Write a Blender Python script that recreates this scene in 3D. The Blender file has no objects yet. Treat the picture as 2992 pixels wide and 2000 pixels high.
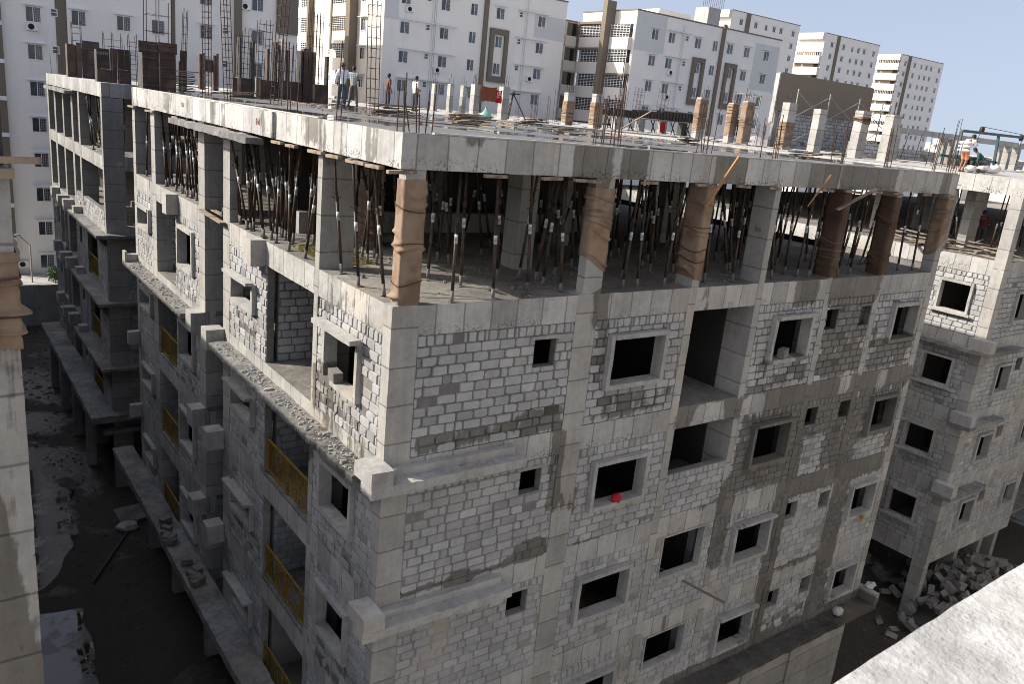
import bpy, math, random
from math import radians, sin, cos, pi, sqrt, atan2
from mathutils import Vector, Matrix, noise
R = random.Random(11)
sc = bpy.context.scene
col = sc.collection
G = -18.4                                   # ground level; the big concrete terrace is z = 0

# ------------------------------------------------------------------ materials
def nt(name):
    m = bpy.data.materials.new(name); m.use_nodes = True
    t = m.node_tree; b = t.nodes['Principled BSDF']
    return m, t, b
def N(t, typ, **kw):
    n = t.nodes.new(typ)
    for k, v in kw.items():
        if k.startswith('i_'):
            n.inputs[int(k[2:]) if k[2:].isdigit() else k[2:]].default_value = v
        else: setattr(n, k, v)
    return n
def lk(t, a, b): t.links.new(a, b)
def math_(t, op, a, b=None, c=None, clamp=False):
    n = t.nodes.new('ShaderNodeMath'); n.operation = op; n.use_clamp = clamp
    for i, x in enumerate((a, b, c)):
        if x is None: continue
        if isinstance(x, (int, float)): n.inputs[i].default_value = x
        else: t.links.new(x, n.inputs[i])
    return n.outputs[0]
def mixc(t, fac, a, b, mode='MIX'):
    n = t.nodes.new('ShaderNodeMix'); n.data_type = 'RGBA'; n.blend_type = mode
    for s, x in ((0, fac), (6, a), (7, b)):
        if isinstance(x, (int, float)): n.inputs[s].default_value = x
        elif isinstance(x, tuple): n.inputs[s].default_value = (*x, 1) if len(x) == 3 else x
        else: t.links.new(x, n.inputs[s])
    return n.outputs[2]
def noise_(t, vec, scale, detail=5, rough=.6):
    n = N(t, 'ShaderNodeTexNoise'); n.inputs['Scale'].default_value = scale
    n.inputs['Detail'].default_value = detail; n.inputs['Roughness'].default_value = rough
    lk(t, vec, n.inputs['Vector']); return n.outputs['Fac']
def coords(t, scale=None):
    c = N(t, 'ShaderNodeTexCoord').outputs['Object']
    if scale:
        m = N(t, 'ShaderNodeMapping'); m.inputs['Scale'].default_value = scale
        lk(t, c, m.inputs['Vector']); return m.outputs[0]
    return c
def sstep(t, x, a, b):
    n = N(t, 'ShaderNodeMapRange'); n.interpolation_type = 'SMOOTHSTEP'
    lk(t, x, n.inputs[0]); n.inputs[1].default_value = a; n.inputs[2].default_value = b
    return n.outputs[0]
def bump(t, b, h, strength=.4, dist=.02):
    n = N(t, 'ShaderNodeBump'); n.inputs['Strength'].default_value = strength; n.inputs['Distance'].default_value = dist
    lk(t, h, n.inputs['Height']); lk(t, n.outputs[0], b.inputs['Normal'])
def plain(name, c, rough=.7, var=.25, scale=6, metal=0, bmp=.15, spec=.3, dirt=None):
    m, t, b = nt(name); v = coords(t)
    n = noise_(t, v, scale)
    a = tuple(x * (1 - var) for x in c); d = tuple(min(1, x * (1 + var)) for x in c)
    cc = mixc(t, n, a, d)
    if dirt:
        k = sstep(t, noise_(t, v, dirt[1]), .44, .62); cc = mixc(t, k, cc, dirt[0])
    lk(t, cc, b.inputs['Base Color'])
    b.inputs['Roughness'].default_value = rough; b.inputs['Metallic'].default_value = metal
    b.inputs['Specular IOR Level'].default_value = spec
    if bmp: bump(t, b, noise_(t, v, scale * 6), bmp, .01)
    return m
def concrete(name, dark, light, tan=(.40, .345, .275), seam=None, bs=.5, streak=.3, pit=True):
    m, t, b = nt(name); v = coords(t); vs = coords(t, (4.5, 4.5, .3))
    n1 = noise_(t, v, .8, 6); n2 = noise_(t, v, 6, 6, .7); st = noise_(t, vs, 1.6, 4, .65)
    f = math_(t, 'ADD', math_(t, 'MULTIPLY', n1, .55), math_(t, 'MULTIPLY', n2, .45 - streak * .3))
    f = math_(t, 'ADD', f, math_(t, 'MULTIPLY', st, streak))
    f = sstep(t, f, .36, .78)
    c = mixc(t, f, dark, light)
    tn = sstep(t, noise_(t, v, .45, 3), .52, .75)
    c = mixc(t, math_(t, 'MULTIPLY', tn, .55), c, tan)
    ta = N(t, 'ShaderNodeAttribute', attribute_name='tone').outputs['Fac']
    wa = N(t, 'ShaderNodeAttribute', attribute_name='wet').outputs['Fac']
    g = N(t, 'ShaderNodeCombineColor')
    tm = math_(t, 'ADD', .55, math_(t, 'MULTIPLY', ta, .9))
    for i in range(3): lk(t, tm, g.inputs[i])
    c = mixc(t, 1.0, c, g.outputs[0], 'MULTIPLY')
    h = math_(t, 'ADD', math_(t, 'MULTIPLY', n2, .6), math_(t, 'MULTIPLY', noise_(t, v, 38, 3), .4))
    if seam:
        sep = N(t, 'ShaderNodeSeparateXYZ'); lk(t, v, sep.inputs[0])
        s = math_(t, 'ADD', sep.outputs[0], sep.outputs[1]) if seam[0] == 'h' else sep.outputs[2]
        s = math_(t, 'ADD', s, math_(t, 'MULTIPLY', noise_(t, v, 1.3, 2), .05))
        q = math_(t, 'ABSOLUTE', math_(t, 'SUBTRACT', math_(t, 'FRACT', math_(t, 'DIVIDE', s, seam[1])), .5))
        line = math_(t, 'SUBTRACT', 1, sstep(t, q, .008 / seam[1], .022 / seam[1]))
        c = mixc(t, math_(t, 'MULTIPLY', line, .55), c, (.06, .055, .05))
        pan = N(t, 'ShaderNodeTexWhiteNoise', noise_dimensions='1D')
        lk(t, math_(t, 'FLOOR', math_(t, 'ADD', math_(t, 'DIVIDE', s, seam[1]), .5)), pan.inputs['W'])
        pv = math_(t, 'ADD', .82, math_(t, 'MULTIPLY', pan.outputs['Value'], .3))
        g2 = N(t, 'ShaderNodeCombineColor')
        for i in range(3): lk(t, pv, g2.inputs[i])
        c = mixc(t, 1.0, c, g2.outputs[0], 'MULTIPLY')
        h = math_(t, 'SUBTRACT', h, math_(t, 'MULTIPLY', line, .6))
    if seam and seam[0] == 'h':                       # honeycombing along the lower edge of a cast beam
        low = math_(t, 'FRACT', math_(t, 'DIVIDE', math_(t, 'MULTIPLY', sep.outputs[2], -1), 3))
        low = math_(t, 'MULTIPLY', sstep(t, low, .10, .19), sstep(t, noise_(t, v, 1.1, 4), .44, .6))
        vh = N(t, 'ShaderNodeTexVoronoi'); vh.inputs['Scale'].default_value = 20; lk(t, v, vh.inputs['Vector'])
        hc = math_(t, 'MULTIPLY', low, math_(t, 'SUBTRACT', 1, sstep(t, vh.outputs['Distance'], .25, .5)))
        c = mixc(t, math_(t, 'MULTIPLY', hc, .75), c, (.04, .038, .036)); h = math_(t, 'SUBTRACT', h, hc)
    if pit:
        vo = N(t, 'ShaderNodeTexVoronoi'); vo.inputs['Scale'].default_value = 9; lk(t, v, vo.inputs['Vector'])
        p = math_(t, 'MULTIPLY', math_(t, 'SUBTRACT', 1, sstep(t, vo.outputs['Distance'], .05, .16)), sstep(t, noise_(t, v, 1.7, 3), .5, .62))
        c = mixc(t, math_(t, 'MULTIPLY', p, .6), c, (.05, .05, .05)); h = math_(t, 'SUBTRACT', h, math_(t, 'MULTIPLY', p, .5))
    w = math_(t, 'ADD', wa, math_(t, 'MULTIPLY', math_(t, 'SUBTRACT', noise_(t, v, 2.6, 5, .6), .5), .55))
    w = math_(t, 'ADD', w, math_(t, 'MULTIPLY', math_(t, 'SUBTRACT', st, .5), .6))
    w = math_(t, 'MULTIPLY', sstep(t, w, .44, .56), sstep(t, wa, .06, .25))
    c = mixc(t, math_(t, 'MULTIPLY', w, .85), c, mixc(t, 1.0, c, (.30, .28, .25), 'MULTIPLY'))
    lk(t, c, b.inputs['Base Color'])
    lk(t, math_(t, 'SUBTRACT', .9, math_(t, 'MULTIPLY', w, .38)), b.inputs['Roughness'])
    b.inputs['Specular IOR Level'].default_value = .3
    bump(t, b, h, bs, .02)
    return m
M = {}
M['beam'] = concrete('beam_concrete', (.235, .232, .225), (.43, .425, .41), seam=('h', .62))
M['col'] = concrete('column_concrete', (.225, .22, .21), (.38, .37, .35), seam=('v', .75))
M['conc'] = concrete('rough_concrete', (.20, .197, .19), (.39, .385, .37), bs=.8)
M['floor'] = concrete('floor_concrete', (.11, .105, .095), (.31, .295, .27), tan=(.19, .16, .12), bs=.6, streak=0)
M['block'] = concrete('block_concrete', (.27, .275, .28), (.42, .425, .43), tan=(.36, .33, .29), bs=.5, streak=.1, pit=False)
M['shaded_block'] = plain('unlit_blockwork', (.035, .034, .033), .95, .3, 3)  # near-black copy of the blockwork colour stands in for room shade
M['mortar'] = concrete('mortar', (.14, .135, .13), (.27, .26, .25), bs=.8, streak=.1, pit=False)
M['inner'] = plain('shaded_wall_and_dark_board', (.055, .053, .05), .9, .3, 2)  # dark tone puts indoor shade into wall colour; also used on dark boards
M['ledge'] = concrete('gravelly_concrete', (.10, .10, .098), (.34, .335, .32), bs=1.0, streak=0)
M['white'] = plain('white_paint', (.75, .745, .74), .75, .035, .5, bmp=.05)
M['white2'] = plain('cream_paint', (.70, .66, .60), .75, .04, .5, bmp=.05)
M['grey'] = plain('grey_paint', (.58, .59, .59), .75, .04, .6, bmp=.05)
M['tan'] = plain('bounce_grey_paint', (.46, .45, .435), .8, .1, .6, bmp=.05)  # grey set by how much sunlight the added block bounces
M['frame'] = plain('window_frame_white', (.75, .75, .75), .5, .05, 3, bmp=0)
M['brown'] = plain('brown_paint', (.175, .145, .112), .75, .08, .8, bmp=.05)
M['steel'] = plain('black_prop_paint', (.018, .017, .016), .5, .5, 9, bmp=.1, dirt=((.06, .03, .018), 5))
M['rustpipe'] = plain('rusty_tube', (.045, .028, .02), .75, .4, 9, dirt=((.025, .018, .014), 7))
M['band'] = plain('white_band_paint', (.58, .58, .57), .7, .2, 9, dirt=((.25, .24, .23), 14))
M['dust'] = plain('cement_dusted_steel', (.15, .145, .14), .9, .35, 8)
M['rust'] = plain('rusty_rebar', (.062, .034, .024), .85, .45, 14, dirt=((.035, .027, .022), 9))
M['burlap'] = plain('brown_burlap', (.24, .175, .125), .95, .25, 3, dirt=((.165, .108, .072), 1.7), bmp=.5)
M['burlapw'] = plain('wet_burlap', (.082, .05, .036), .85, .25, 3, dirt=((.06, .034, .022), 1.3), bmp=.5)
M['wood'] = plain('weathered_timber', (.26, .205, .15), .85, .3, 4, dirt=((.13, .105, .085), 3), bmp=.4)
M['woodo'] = plain('orange_timber', (.29, .155, .08), .8, .25, 6)
M['metal'] = plain('galvanised_tube', (.30, .29, .27), .6, .25, 7, metal=.3)
M['teal'] = plain('teal_painted_steel', (.03, .095, .12), .55, .3, 6, dirt=((.09, .06, .045), 6))
M['yellow'] = plain('yellow_rail_paint', (.27, .175, .03), .6, .25, 9, dirt=((.16, .085, .02), 11))
M['skin'] = plain('brown_skin', (.17, .085, .05), .55, .1, 6, bmp=0)
M['hair'] = plain('black_hair', (.012, .011, .011), .6, .2, 30)
M['shirtw'] = plain('white_shirt', (.72, .73, .76), .85, .06, 9)
M['jeans'] = plain('blue_jeans', (.05, .09, .16), .85, .2, 9)
M['trgrey'] = plain('grey_trousers', (.14, .135, .125), .85, .15, 9)
M['trdark'] = plain('dark_trousers', (.05, .045, .042), .85, .2, 9)
M['mask'] = plain('yellow_cloth', (.55, .43, .05), .85, .1, 9)
M['orange'] = plain('orange_lungi', (.62, .23, .12), .85, .2, 9)
M['green'] = plain('dark_green_shirt', (.02, .075, .06), .85, .3, 9)
M['redcloth'] = plain('red_cloth', (.34, .012, .02), .8, .3, 7)
M['maroon'] = plain('dark_maroon_shirt', (.09, .02, .03), .85, .3, 9)
M['sheet'] = plain('rust_brown_sheet', (.20, .062, .028), .75, .18, 2.2)
M['bag'] = plain('pale_green_polythene', (.30, .60, .44), .35, .2, 7, spec=.5)
M['sack'] = plain('white_woven_sack', (.68, .66, .63), .8, .12, 9)
M['plasw'] = plain('white_plastic', (.42, .41, .40), .5, .3, 8)
M['grav'] = plain('pale_gravel', (.36, .36, .36), .95, .45, 30, bmp=.9)
M['leaf'] = plain('green_leaf', (.05, .10, .03), .6, .4, 9)
M['straw'] = plain('dry_straw', (.30, .17, .06), .9, .3, 20)
M['dark'] = plain('dark_gap', (.02, .02, .022), .9, .2, 4)
M['pig'] = plain('grey_feathers', (.045, .05, .058), .6, .4, 12)

def paint(name, c):
    m, t, b = nt(name); v = coords(t); st = noise_(t, coords(t, (1.3, 1.3, .10)), 1.0, 6, .7); n = noise_(t, v, .35, 5)
    f = math_(t, 'MULTIPLY', sstep(t, st, .5, .8), sstep(t, n, .35, .7))
    cc = mixc(t, math_(t, 'MULTIPLY', f, .5), c, tuple(x * .62 for x in c)); cc = mixc(t, math_(t, 'MULTIPLY', n, .25), cc, tuple(x * .8 for x in c))
    lk(t, cc, b.inputs['Base Color']); b.inputs['Roughness'].default_value = .8; b.inputs['Specular IOR Level'].default_value = .2; return m
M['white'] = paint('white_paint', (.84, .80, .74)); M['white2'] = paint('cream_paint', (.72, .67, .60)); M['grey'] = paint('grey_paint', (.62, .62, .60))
def two(name, c1, c2, scale, lo, hi, rough=.8, bs=.3):
    m, t, b = nt(name); v = coords(t)
    k = sstep(t, noise_(t, v, scale, 6), lo, hi)
    c = mixc(t, k, c1, c2); c = mixc(t, noise_(t, v, scale * 9), mixc(t, 1.0, c, (.7, .7, .7), 'MULTIPLY'), c)
    lk(t, c, b.inputs['Base Color']); b.inputs['Roughness'].default_value = rough
    bump(t, b, noise_(t, v, scale * 14), bs, .02); return m
M['ply'] = two('dark_shutter_plywood', (.022, .018, .017), (.075, .045, .035), 1.6, .4, .7, .55)
M['plyr'] = two('red_brown_shutter_plywood', (.055, .027, .02), (.15, .085, .065), 1.8, .4, .75, .6)
M['rubw'] = two('rubble_concrete', (.17, .16, .145), (.27, .26, .24), 2, .4, .65, .9)

def glass(name, c):
    m, t, b = nt(name); v = coords(t, (.7, .7, .35))
    w = N(t, 'ShaderNodeTexWhiteNoise', noise_dimensions='3D')
    oi = N(t, 'ShaderNodeObjectInfo').outputs['Random']
    cc = mixc(t, sstep(t, noise_(t, v, 3, 2), .35, .7), c, tuple(x * 2.6 for x in c))
    cc = mixc(t, math_(t, 'MULTIPLY', oi, .5), cc, (.12, .13, .14))
    lk(t, cc, b.inputs['Base Color']); b.inputs['Roughness'].default_value = .12
    b.inputs['Specular IOR Level'].default_value = .6
    return m
M['glass'] = glass('dark_window_glass', (.018, .021, .028))

def check(name, a, bcol, scale):
    m, t, b = nt(name); v = coords(t); sep = N(t, 'ShaderNodeSeparateXYZ'); lk(t, v, sep.inputs[0])
    def line(s): return sstep(t, math_(t, 'ABSOLUTE', math_(t, 'SUBTRACT', math_(t, 'FRACT', math_(t, 'MULTIPLY', s, scale)), .5)), .2, .26)
    f = math_(t, 'MAXIMUM', line(math_(t, 'ADD', sep.outputs[0], sep.outputs[1])), line(sep.outputs[2]))
    lk(t, mixc(t, f, a, bcol), b.inputs['Base Color']); b.inputs['Roughness'].default_value = .85
    return m
M['checkw'] = check('white_check_shirt', (.62, .64, .63), (.28, .33, .32), 11)
M['checkr'] = check('red_check_shirt', (.24, .075, .055), (.09, .035, .03), 11)

def terrace_mat():
    m, t, b = nt('wet_terrace_concrete'); v = coords(t)
    n = noise_(t, v, .33, 6, .62); n2 = noise_(t, v, 2.2, 6, .7); n3 = noise_(t, v, 14, 4)
    damp = sstep(t, math_(t, 'ADD', n, math_(t, 'MULTIPLY', n2, .22)), .34, .6)
    pud = sstep(t, math_(t, 'ADD', noise_(t, v, .21, 4, .5), math_(t, 'MULTIPLY', n2, .12)), .545, .575)
    dry = mixc(t, n2, (.19, .185, .175), (.36, .35, .33))
    dam = mixc(t, n3, (.085, .083, .08), (.17, .165, .155))
    c = mixc(t, damp, dry, dam); c = mixc(t, pud, c, (.055, .053, .05))
    lk(t, c, b.inputs['Base Color'])
    r = math_(t, 'SUBTRACT', .85, math_(t, 'MULTIPLY', damp, .3)); r = math_(t, 'MULTIPLY', r, math_(t, 'SUBTRACT', 1, math_(t, 'MULTIPLY', pud, .93)))
    lk(t, r, b.inputs['Roughness'])
    b.inputs['Specular IOR Level'].default_value = .35; bump(t, b, math_(t, 'MULTIPLY', n3, math_(t, 'SUBTRACT', 1, pud)), .45, .02)
    return m
M['terrace'] = terrace_mat()
M['roof'] = concrete('dry_dusty_roof', (.30, .295, .28), (.52, .51, .49), tan=(.44, .40, .34), bs=.5, streak=0)
def mud_mat():
    m, t, b = nt('dark_wet_mud'); v = coords(t)
    n = noise_(t, v, .35, 7, .65); n2 = noise_(t, v, 3, 6, .7); n3 = noise_(t, v, 11, 4)
    c = mixc(t, n2, (.028, .023, .019), (.075, .06, .05)); c = mixc(t, sstep(t, n, .5, .7), c, (.055, .049, .043))
    c = mixc(t, sstep(t, n3, .68, .76), c, (.085, .08, .075))
    lk(t, c, b.inputs['Base Color'])
    pud = sstep(t, math_(t, 'ADD', noise_(t, v, .16, 4), math_(t, 'MULTIPLY', n2, .1)), .57, .62)
    lk(t, math_(t, 'SUBTRACT', .85, math_(t, 'MULTIPLY', pud, .6)), b.inputs['Roughness'])
    b.inputs['Specular IOR Level'].default_value = .2; bump(t, b, n2, .8, .08); return m
M['mud'] = mud_mat()
M['earth'] = plain('dusty_pale_earth', (.26, .24, .21), .95, .3, .05)
M['litter'] = plain('dirty_rubble', (.085, .08, .073), .95, .4, 5)
def water_mat():
    m, t, b = nt('puddle_water'); v = coords(t)
    lk(t, mixc(t, noise_(t, v, .5), (.012, .011, .01), (.03, .026, .022)), b.inputs['Base Color'])
    lk(t, math_(t, 'ADD', .02, math_(t, 'MULTIPLY', sstep(t, noise_(t, v, .8, 6, .7), .48, .62), .3)), b.inputs['Roughness']); bump(t, b, noise_(t, v, 2.2, 3), .05, .02); return m
M['water'] = water_mat()
M['slime'] = plain('green_stagnant_water', (.10, .09, .025), .15, .3, 2, bmp=.05, spec=.5)

# ------------------------------------------------------------------ wet stains on the facade (where water has run)
WF = [  # u0,u1,z0,z1,strength,softness   -- street front (y ~ 0)
 (3.75,4.78,-.95,.35,.95,.10),(5.0,5.75,-.95,.35,1.0,.14),(7.85,9.0,-.95,.35,.95,.15),(11.45,12.75,-.95,.35,.95,.2),(12.75,15.6,-.95,.35,.72,.3),(1.15,1.75,-.16,.02,.9,.1),(17.9,18.6,-.95,.35,.7,.2),
 (4.66,5.2,-3.75,-2.8,.9,.15),(8.0,8.5,-3.75,-2.8,.55,.25),(11.75,12.85,-3.75,-2.8,.9,.25),(13.3,15.95,-3.75,-2.8,.85,.15),
 (4.86,5.35,-5.1,-3.55,.75,.25),(.55,4.3,-6.0,-5.55,.62,.2),(3.0,4.3,-6.0,-5.4,.8,.25),(5.0,7.7,-6.0,-5.35,.62,.2),
 (13.44,15.72,-6.0,-3.55,.72,.15),(16.0,18.6,-6.0,-4.9,.72,.35),(15.96,16.4,-5,-3.5,.6,.3),(10.45,13.2,-6.0,-5.0,.6,.4),(10.45,11.2,-5.0,-4.2,.5,.3),
 (7.9,19,-6.6,-5.97,.82,.2),(10.4,18.7,-9.0,-6.5,.72,.3),(8.4,10.2,-6.6,-6,.2,.3),
 (4.05,4.5,-7.9,-5.95,.95,.14),(10.15,10.85,-11.2,-8.3,.85,.2),(12.75,13.5,-15,-8.6,.98,.22),(15.75,16.75,-15,-8.6,.95,.3),(13.2,18.6,-9.7,-8.9,.72,.3),
 (4.1,5.2,-8.2,-7.4,.5,.3),(9.0,11,-9.2,-8.9,.5,.2),(.5,3.3,-9.1,-8.86,.66,.12),(3.3,4.3,-9.1,-8.5,.8,.25),(1.6,2.3,-9.4,-8.8,.9,.2),(6.6,7.7,-9,-8.75,.7,.12),
 (13,16.5,-12.2,-11.85,.6,.15),(9,19.2,-15.2,-14.3,1.0,.3),(12,17.5,-14.45,-13.6,.5,.5),(7.7,8.3,-8.8,-7.8,.5,.3),(5,6,-9.1,-8.8,.6,.1)]
WD = [(13.75,14.5,-8.9,-7.75,.2),(16.6,18.2,-8.9,-8.35,.2),(8.6,9.7,-6.6,-6.1,.15),(10.5,11.4,-6.55,-6.1,.2),(14.9,15.4,-6.5,-5.9,.1),(11.3,12.1,-5.45,-5.1,.1),(17.0,17.4,-6.6,-6.1,.1)]
WL = [(.5,3.2,-3.75,-2.8,.45,.3),(3.3,3.6,-3.6,-2.9,.5,.1),(1.0,1.4,-.95,.35,.6,.15),(2.0,2.6,-.95,.35,.5,.15),(3.0,3.6,-.95,.35,.55,.15),(6.2,6.7,-.95,.35,.55,.15),(15,15.5,-.95,.35,.6,.15),
 (2.2,3.5,-6.1,-4.8,.6,.3),(.3,3.2,-6.1,-5.2,.5,.3),(2.5,3.5,-4.2,-3.5,.55,.2),(6.2,9.2,-12.1,-11,.5,.4),(.3,3.3,-12.2,-11.2,.5,.4),(12,15,-9.2,-8.3,.5,.4),(.2,3.3,-6.6,-5.9,.5,.3),(3.2,3.5,-7.5,-6.4,.9,.1),(.3,3.2,-9.1,-8.5,.5,.4),(6.2,9.1,-6,-5,.45,.4),(12,15,-6.2,-5.3,.5,.4)]
_q = random.Random(2)
for _ in range(26):
    _a = _q.uniform(.2, 20); WL.append((_a, _a + _q.uniform(.15, .7), -.95 + (_q.random() < .4) * .35, .35, _q.uniform(.38, .6), _q.uniform(.06, .3)))
for _ in range(14):
    _a = _q.uniform(.2, 18); WL.append((_a, _a + _q.uniform(.1, .4), -3.75, -2.8, _q.uniform(.35, .55), .15))
for _ in range(22):
    _a = _q.uniform(.5, 18.5); _z = _q.choice((-6.6, -9.6, -12.6)); WF.append((_a, _a + _q.uniform(.05, .2), _z - _q.uniform(.3, 1.6), _z + .6, _q.uniform(.45, .7), .1))
def sm(x): x = max(0., min(1., x)); return x * x * (3 - 2 * x)
def rect_soft(a, z, r):
    u0, u1, z0, z1, s, f = r
    return s * sm((min(a - u0, u1 - a) + f) / (2 * f)) * sm((min(z - z0, z1 - z) + min(f, .12)) / (2 * min(f, .12)))
def WET(x, y, z):
    if x < -5.8 and y < -2.6: return max(0, .55 + .5 * noise.noise(Vector((x * 5, y * 5, z * .5)))) if z < -1.2 else .2
    if y < -.03 and x < 6 and z > -12: return 0.
    if y < .75 and -.02 < x < 19.6 and y > -.8 and z > -15.4:
        if x < .02 and y > .02: return max([rect_soft(y, z, r) for r in WL])
        w = max([rect_soft(x, z, r) for r in WF])
        for u0, u1, z0, z1, f in WD:
            w *= 1 - rect_soft(x, z, (u0, u1, z0, z1, 1, f))
        return w
    if -.8 < x < .5 and 0 < y < 21: return max([rect_soft(y, z, r) for r in WL])
    if 1.0 < y < 14 and abs(x - 26) < 1 and z < -5.5: return .25
    return 0.

# ------------------------------------------------------------------ mesh builder
class MB:
    def __init__(s, wet=False, jit=0.): s.v = []; s.f = []; s.t = []; s.w = []; s.m = []; s.wet = wet; s.jit = jit
    def vert(s, p, tone=.5):
        x, y, z = p
        s.w.append(WET(x, y, z) if s.wet else 0.)
        if s.jit:
            q = noise.noise_vector(Vector((x * 2.3, y * 2.3, z * 2.3))) * s.jit + noise.noise_vector(Vector((x * 9, y * 9, z * 9))) * s.jit * .6
            x += q.x; y += q.y; z += q.z
        s.v.append((x, y, z)); s.t.append(tone); return len(s.v) - 1
    def quad(s, a, b, c, d, tone=.5, mi=0, sub=0):
        a, b, c, d = map(Vector, (a, b, c, d))
        nu = max(1, int(math.ceil((b - a).length / sub))) if sub else 1
        nv = max(1, int(math.ceil((d - a).length / sub))) if sub else 1
        idx = [[s.vert(a.lerp(b, i / nu).lerp(d.lerp(c, i / nu), j / nv), tone) for i in range(nu + 1)] for j in range(nv + 1)]
        for j in range(nv):
            for i in range(nu):
                s.f.append((idx[j][i], idx[j][i + 1], idx[j + 1][i + 1], idx[j + 1][i])); s.m.append(mi)
    def box(s, x0, x1, y0, y1, z0, z1, tone=.5, mi=0, sub=0):
        if x0 > x1: x0, x1 = x1, x0
        if y0 > y1: y0, y1 = y1, y0
        if z0 > z1: z0, z1 = z1, z0
        P = lambda i, j, k: ((x0, x1)[i], (y0, y1)[j], (z0, z1)[k])
        for q in ((P(0,0,0),P(1,0,0),P(1,0,1),P(0,0,1)), (P(1,1,0),P(0,1,0),P(0,1,1),P(1,1,1)), (P(0,1,0),P(0,0,0),P(0,0,1),P(0,1,1)),
                  (P(1,0,0),P(1,1,0),P(1,1,1),P(1,0,1)), (P(0,0,1),P(1,0,1),P(1,1,1),P(0,1,1)), (P(0,1,0),P(1,1,0),P(1,0,0),P(0,0,0))):
            s.quad(*q, tone=tone, mi=mi, sub=sub)
        return s
    def abox(s, mp, a0, a1, d0, d1, z0, z1, **k):
        p = mp(a0, d0, z0); q = mp(a1, d1, z1); s.box(p[0], q[0], p[1], q[1], p[2], q[2], **k)
    def tube(s, p, q, r, n=6, r2=None, mi=0, cap=True, tone=.5):
        p = Vector(p); q = Vector(q); r2 = r if r2 is None else r2
        ax = (q - p).normalized(); a = ax.orthogonal().normalized(); b = ax.cross(a)
        i0 = [s.vert(p + (a * cos(2*pi*k/n) + b * sin(2*pi*k/n)) * r, tone) for k in range(n)]
        i1 = [s.vert(q + (a * cos(2*pi*k/n) + b * sin(2*pi*k/n)) * r2, tone) for k in range(n)]
        for k in range(n): s.f.append((i0[k], i0[(k+1) % n], i1[(k+1) % n], i1[k])); s.m.append(mi)
        if cap: s.f.append(tuple(reversed(i0))); s.f.append(tuple(i1)); s.m += [mi, mi]
        return s
    def bar(s, p, q, w, h, mi=0, tone=.5):           # a rectangular stick from p to q
        p = Vector(p); q = Vector(q); ax = (q - p).normalized()
        up = Vector((0, 0, 1)) if abs(ax.z) < .9 else Vector((0, 1, 0))
        a = ax.cross(up).normalized() * w / 2; b = a.cross(ax).normalized() * h / 2
        c = [p - a - b, p + a - b, p + a + b, p - a + b, q - a - b, q + a - b, q + a + b, q - a + b]
        i = [s.vert(x, tone) for x in c]
        for f in ((0,3,2,1),(4,5,6,7),(0,1,5,4),(1,2,6,5),(2,3,7,6),(3,0,4,7)): s.f.append(tuple(i[k] for k in f)); s.m.append(mi)
        return s
    def blob(s, c, r, seed=0, n=8, m=5, mi=0, amp=.3, flat=1.):
        c = Vector(c); rr = random.Random(seed); o = Vector((rr.random()*50, rr.random()*50, 0)); idx = []
        for j in range(m + 1):
            th = pi * j / m; row = []
            for i in range(n):
                d = Vector((sin(th)*cos(2*pi*i/n), sin(th)*sin(2*pi*i/n), cos(th)))
                k = 1 + amp * noise.noise(d * 1.7 + o)
                row.append(s.vert(c + Vector((d.x*r[0]*k, d.y*r[1]*k, d.z*r[2]*k*flat))))
            idx.append(row)
        for j in range(m):
            for i in range(n):
                s.f.append((idx[j][i], idx[j+1][i], idx[j+1][(i+1)%n], idx[j][(i+1)%n])); s.m.append(mi)
        return s
    def mesh(s, name, mats, smooth=False):
        me = bpy.data.meshes.new(name); me.from_pydata(s.v, [], s.f)
        for m in (mats if isinstance(mats, (list, tuple)) else [mats]): me.materials.append(m)
        me.polygons.foreach_set('material_index', s.m)
        if smooth: me.polygons.foreach_set('use_smooth', [True] * len(s.f))
        for nm, d in (('tone', s.t), ('wet', s.w)):
            at = me.attributes.new(nm, 'FLOAT', 'POINT'); at.data.foreach_set('value', d)
        me.update(); return me
    def build(s, name, mats, parent=None, smooth=False, loc=None):
        o = bpy.data.objects.new(name, s.mesh(name, mats, smooth)); col.objects.link(o)
        if parent: o.parent = parent
        if loc: o.location = loc
        return o
def tag(o, label=None, cat=None, group=None, kind=None):
    if label: o['label'] = label
    if cat: o['category'] = cat
    if group: o['group'] = group
    if kind: o['kind'] = kind
    return o
def thing(name, label, cat, loc=(0, 0, 0), rz=0, group=None):
    o = bpy.data.objects.new(name, None); col.objects.link(o); o.location = loc; o.rotation_euler = (0, 0, rz)
    o.empty_display_size = .2
    return tag(o, label, cat, group)
KIDS = {}
def part(me, name, parent, loc=None):
    o = bpy.data.objects.new(name, me); col.objects.link(o); o.parent = parent
    if loc: o.location = loc
    KIDS.setdefault(parent.name, []).append(o); return o
def dup(root, loc, rot=None, label=None, group=None, scale=None):
    r = root.copy(); col.objects.link(r); r.location = loc
    if rot: r.rotation_euler = rot
    if scale: r.scale = scale
    if label: r['label'] = label
    if group: r['group'] = group
    for ch in KIDS.get(root.name, []):
        c = ch.copy(); col.objects.link(c); c.parent = r
        for g in KIDS.get(ch.name, []):
            d = g.copy(); col.objects.link(d); d.parent = c
    return r

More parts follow.
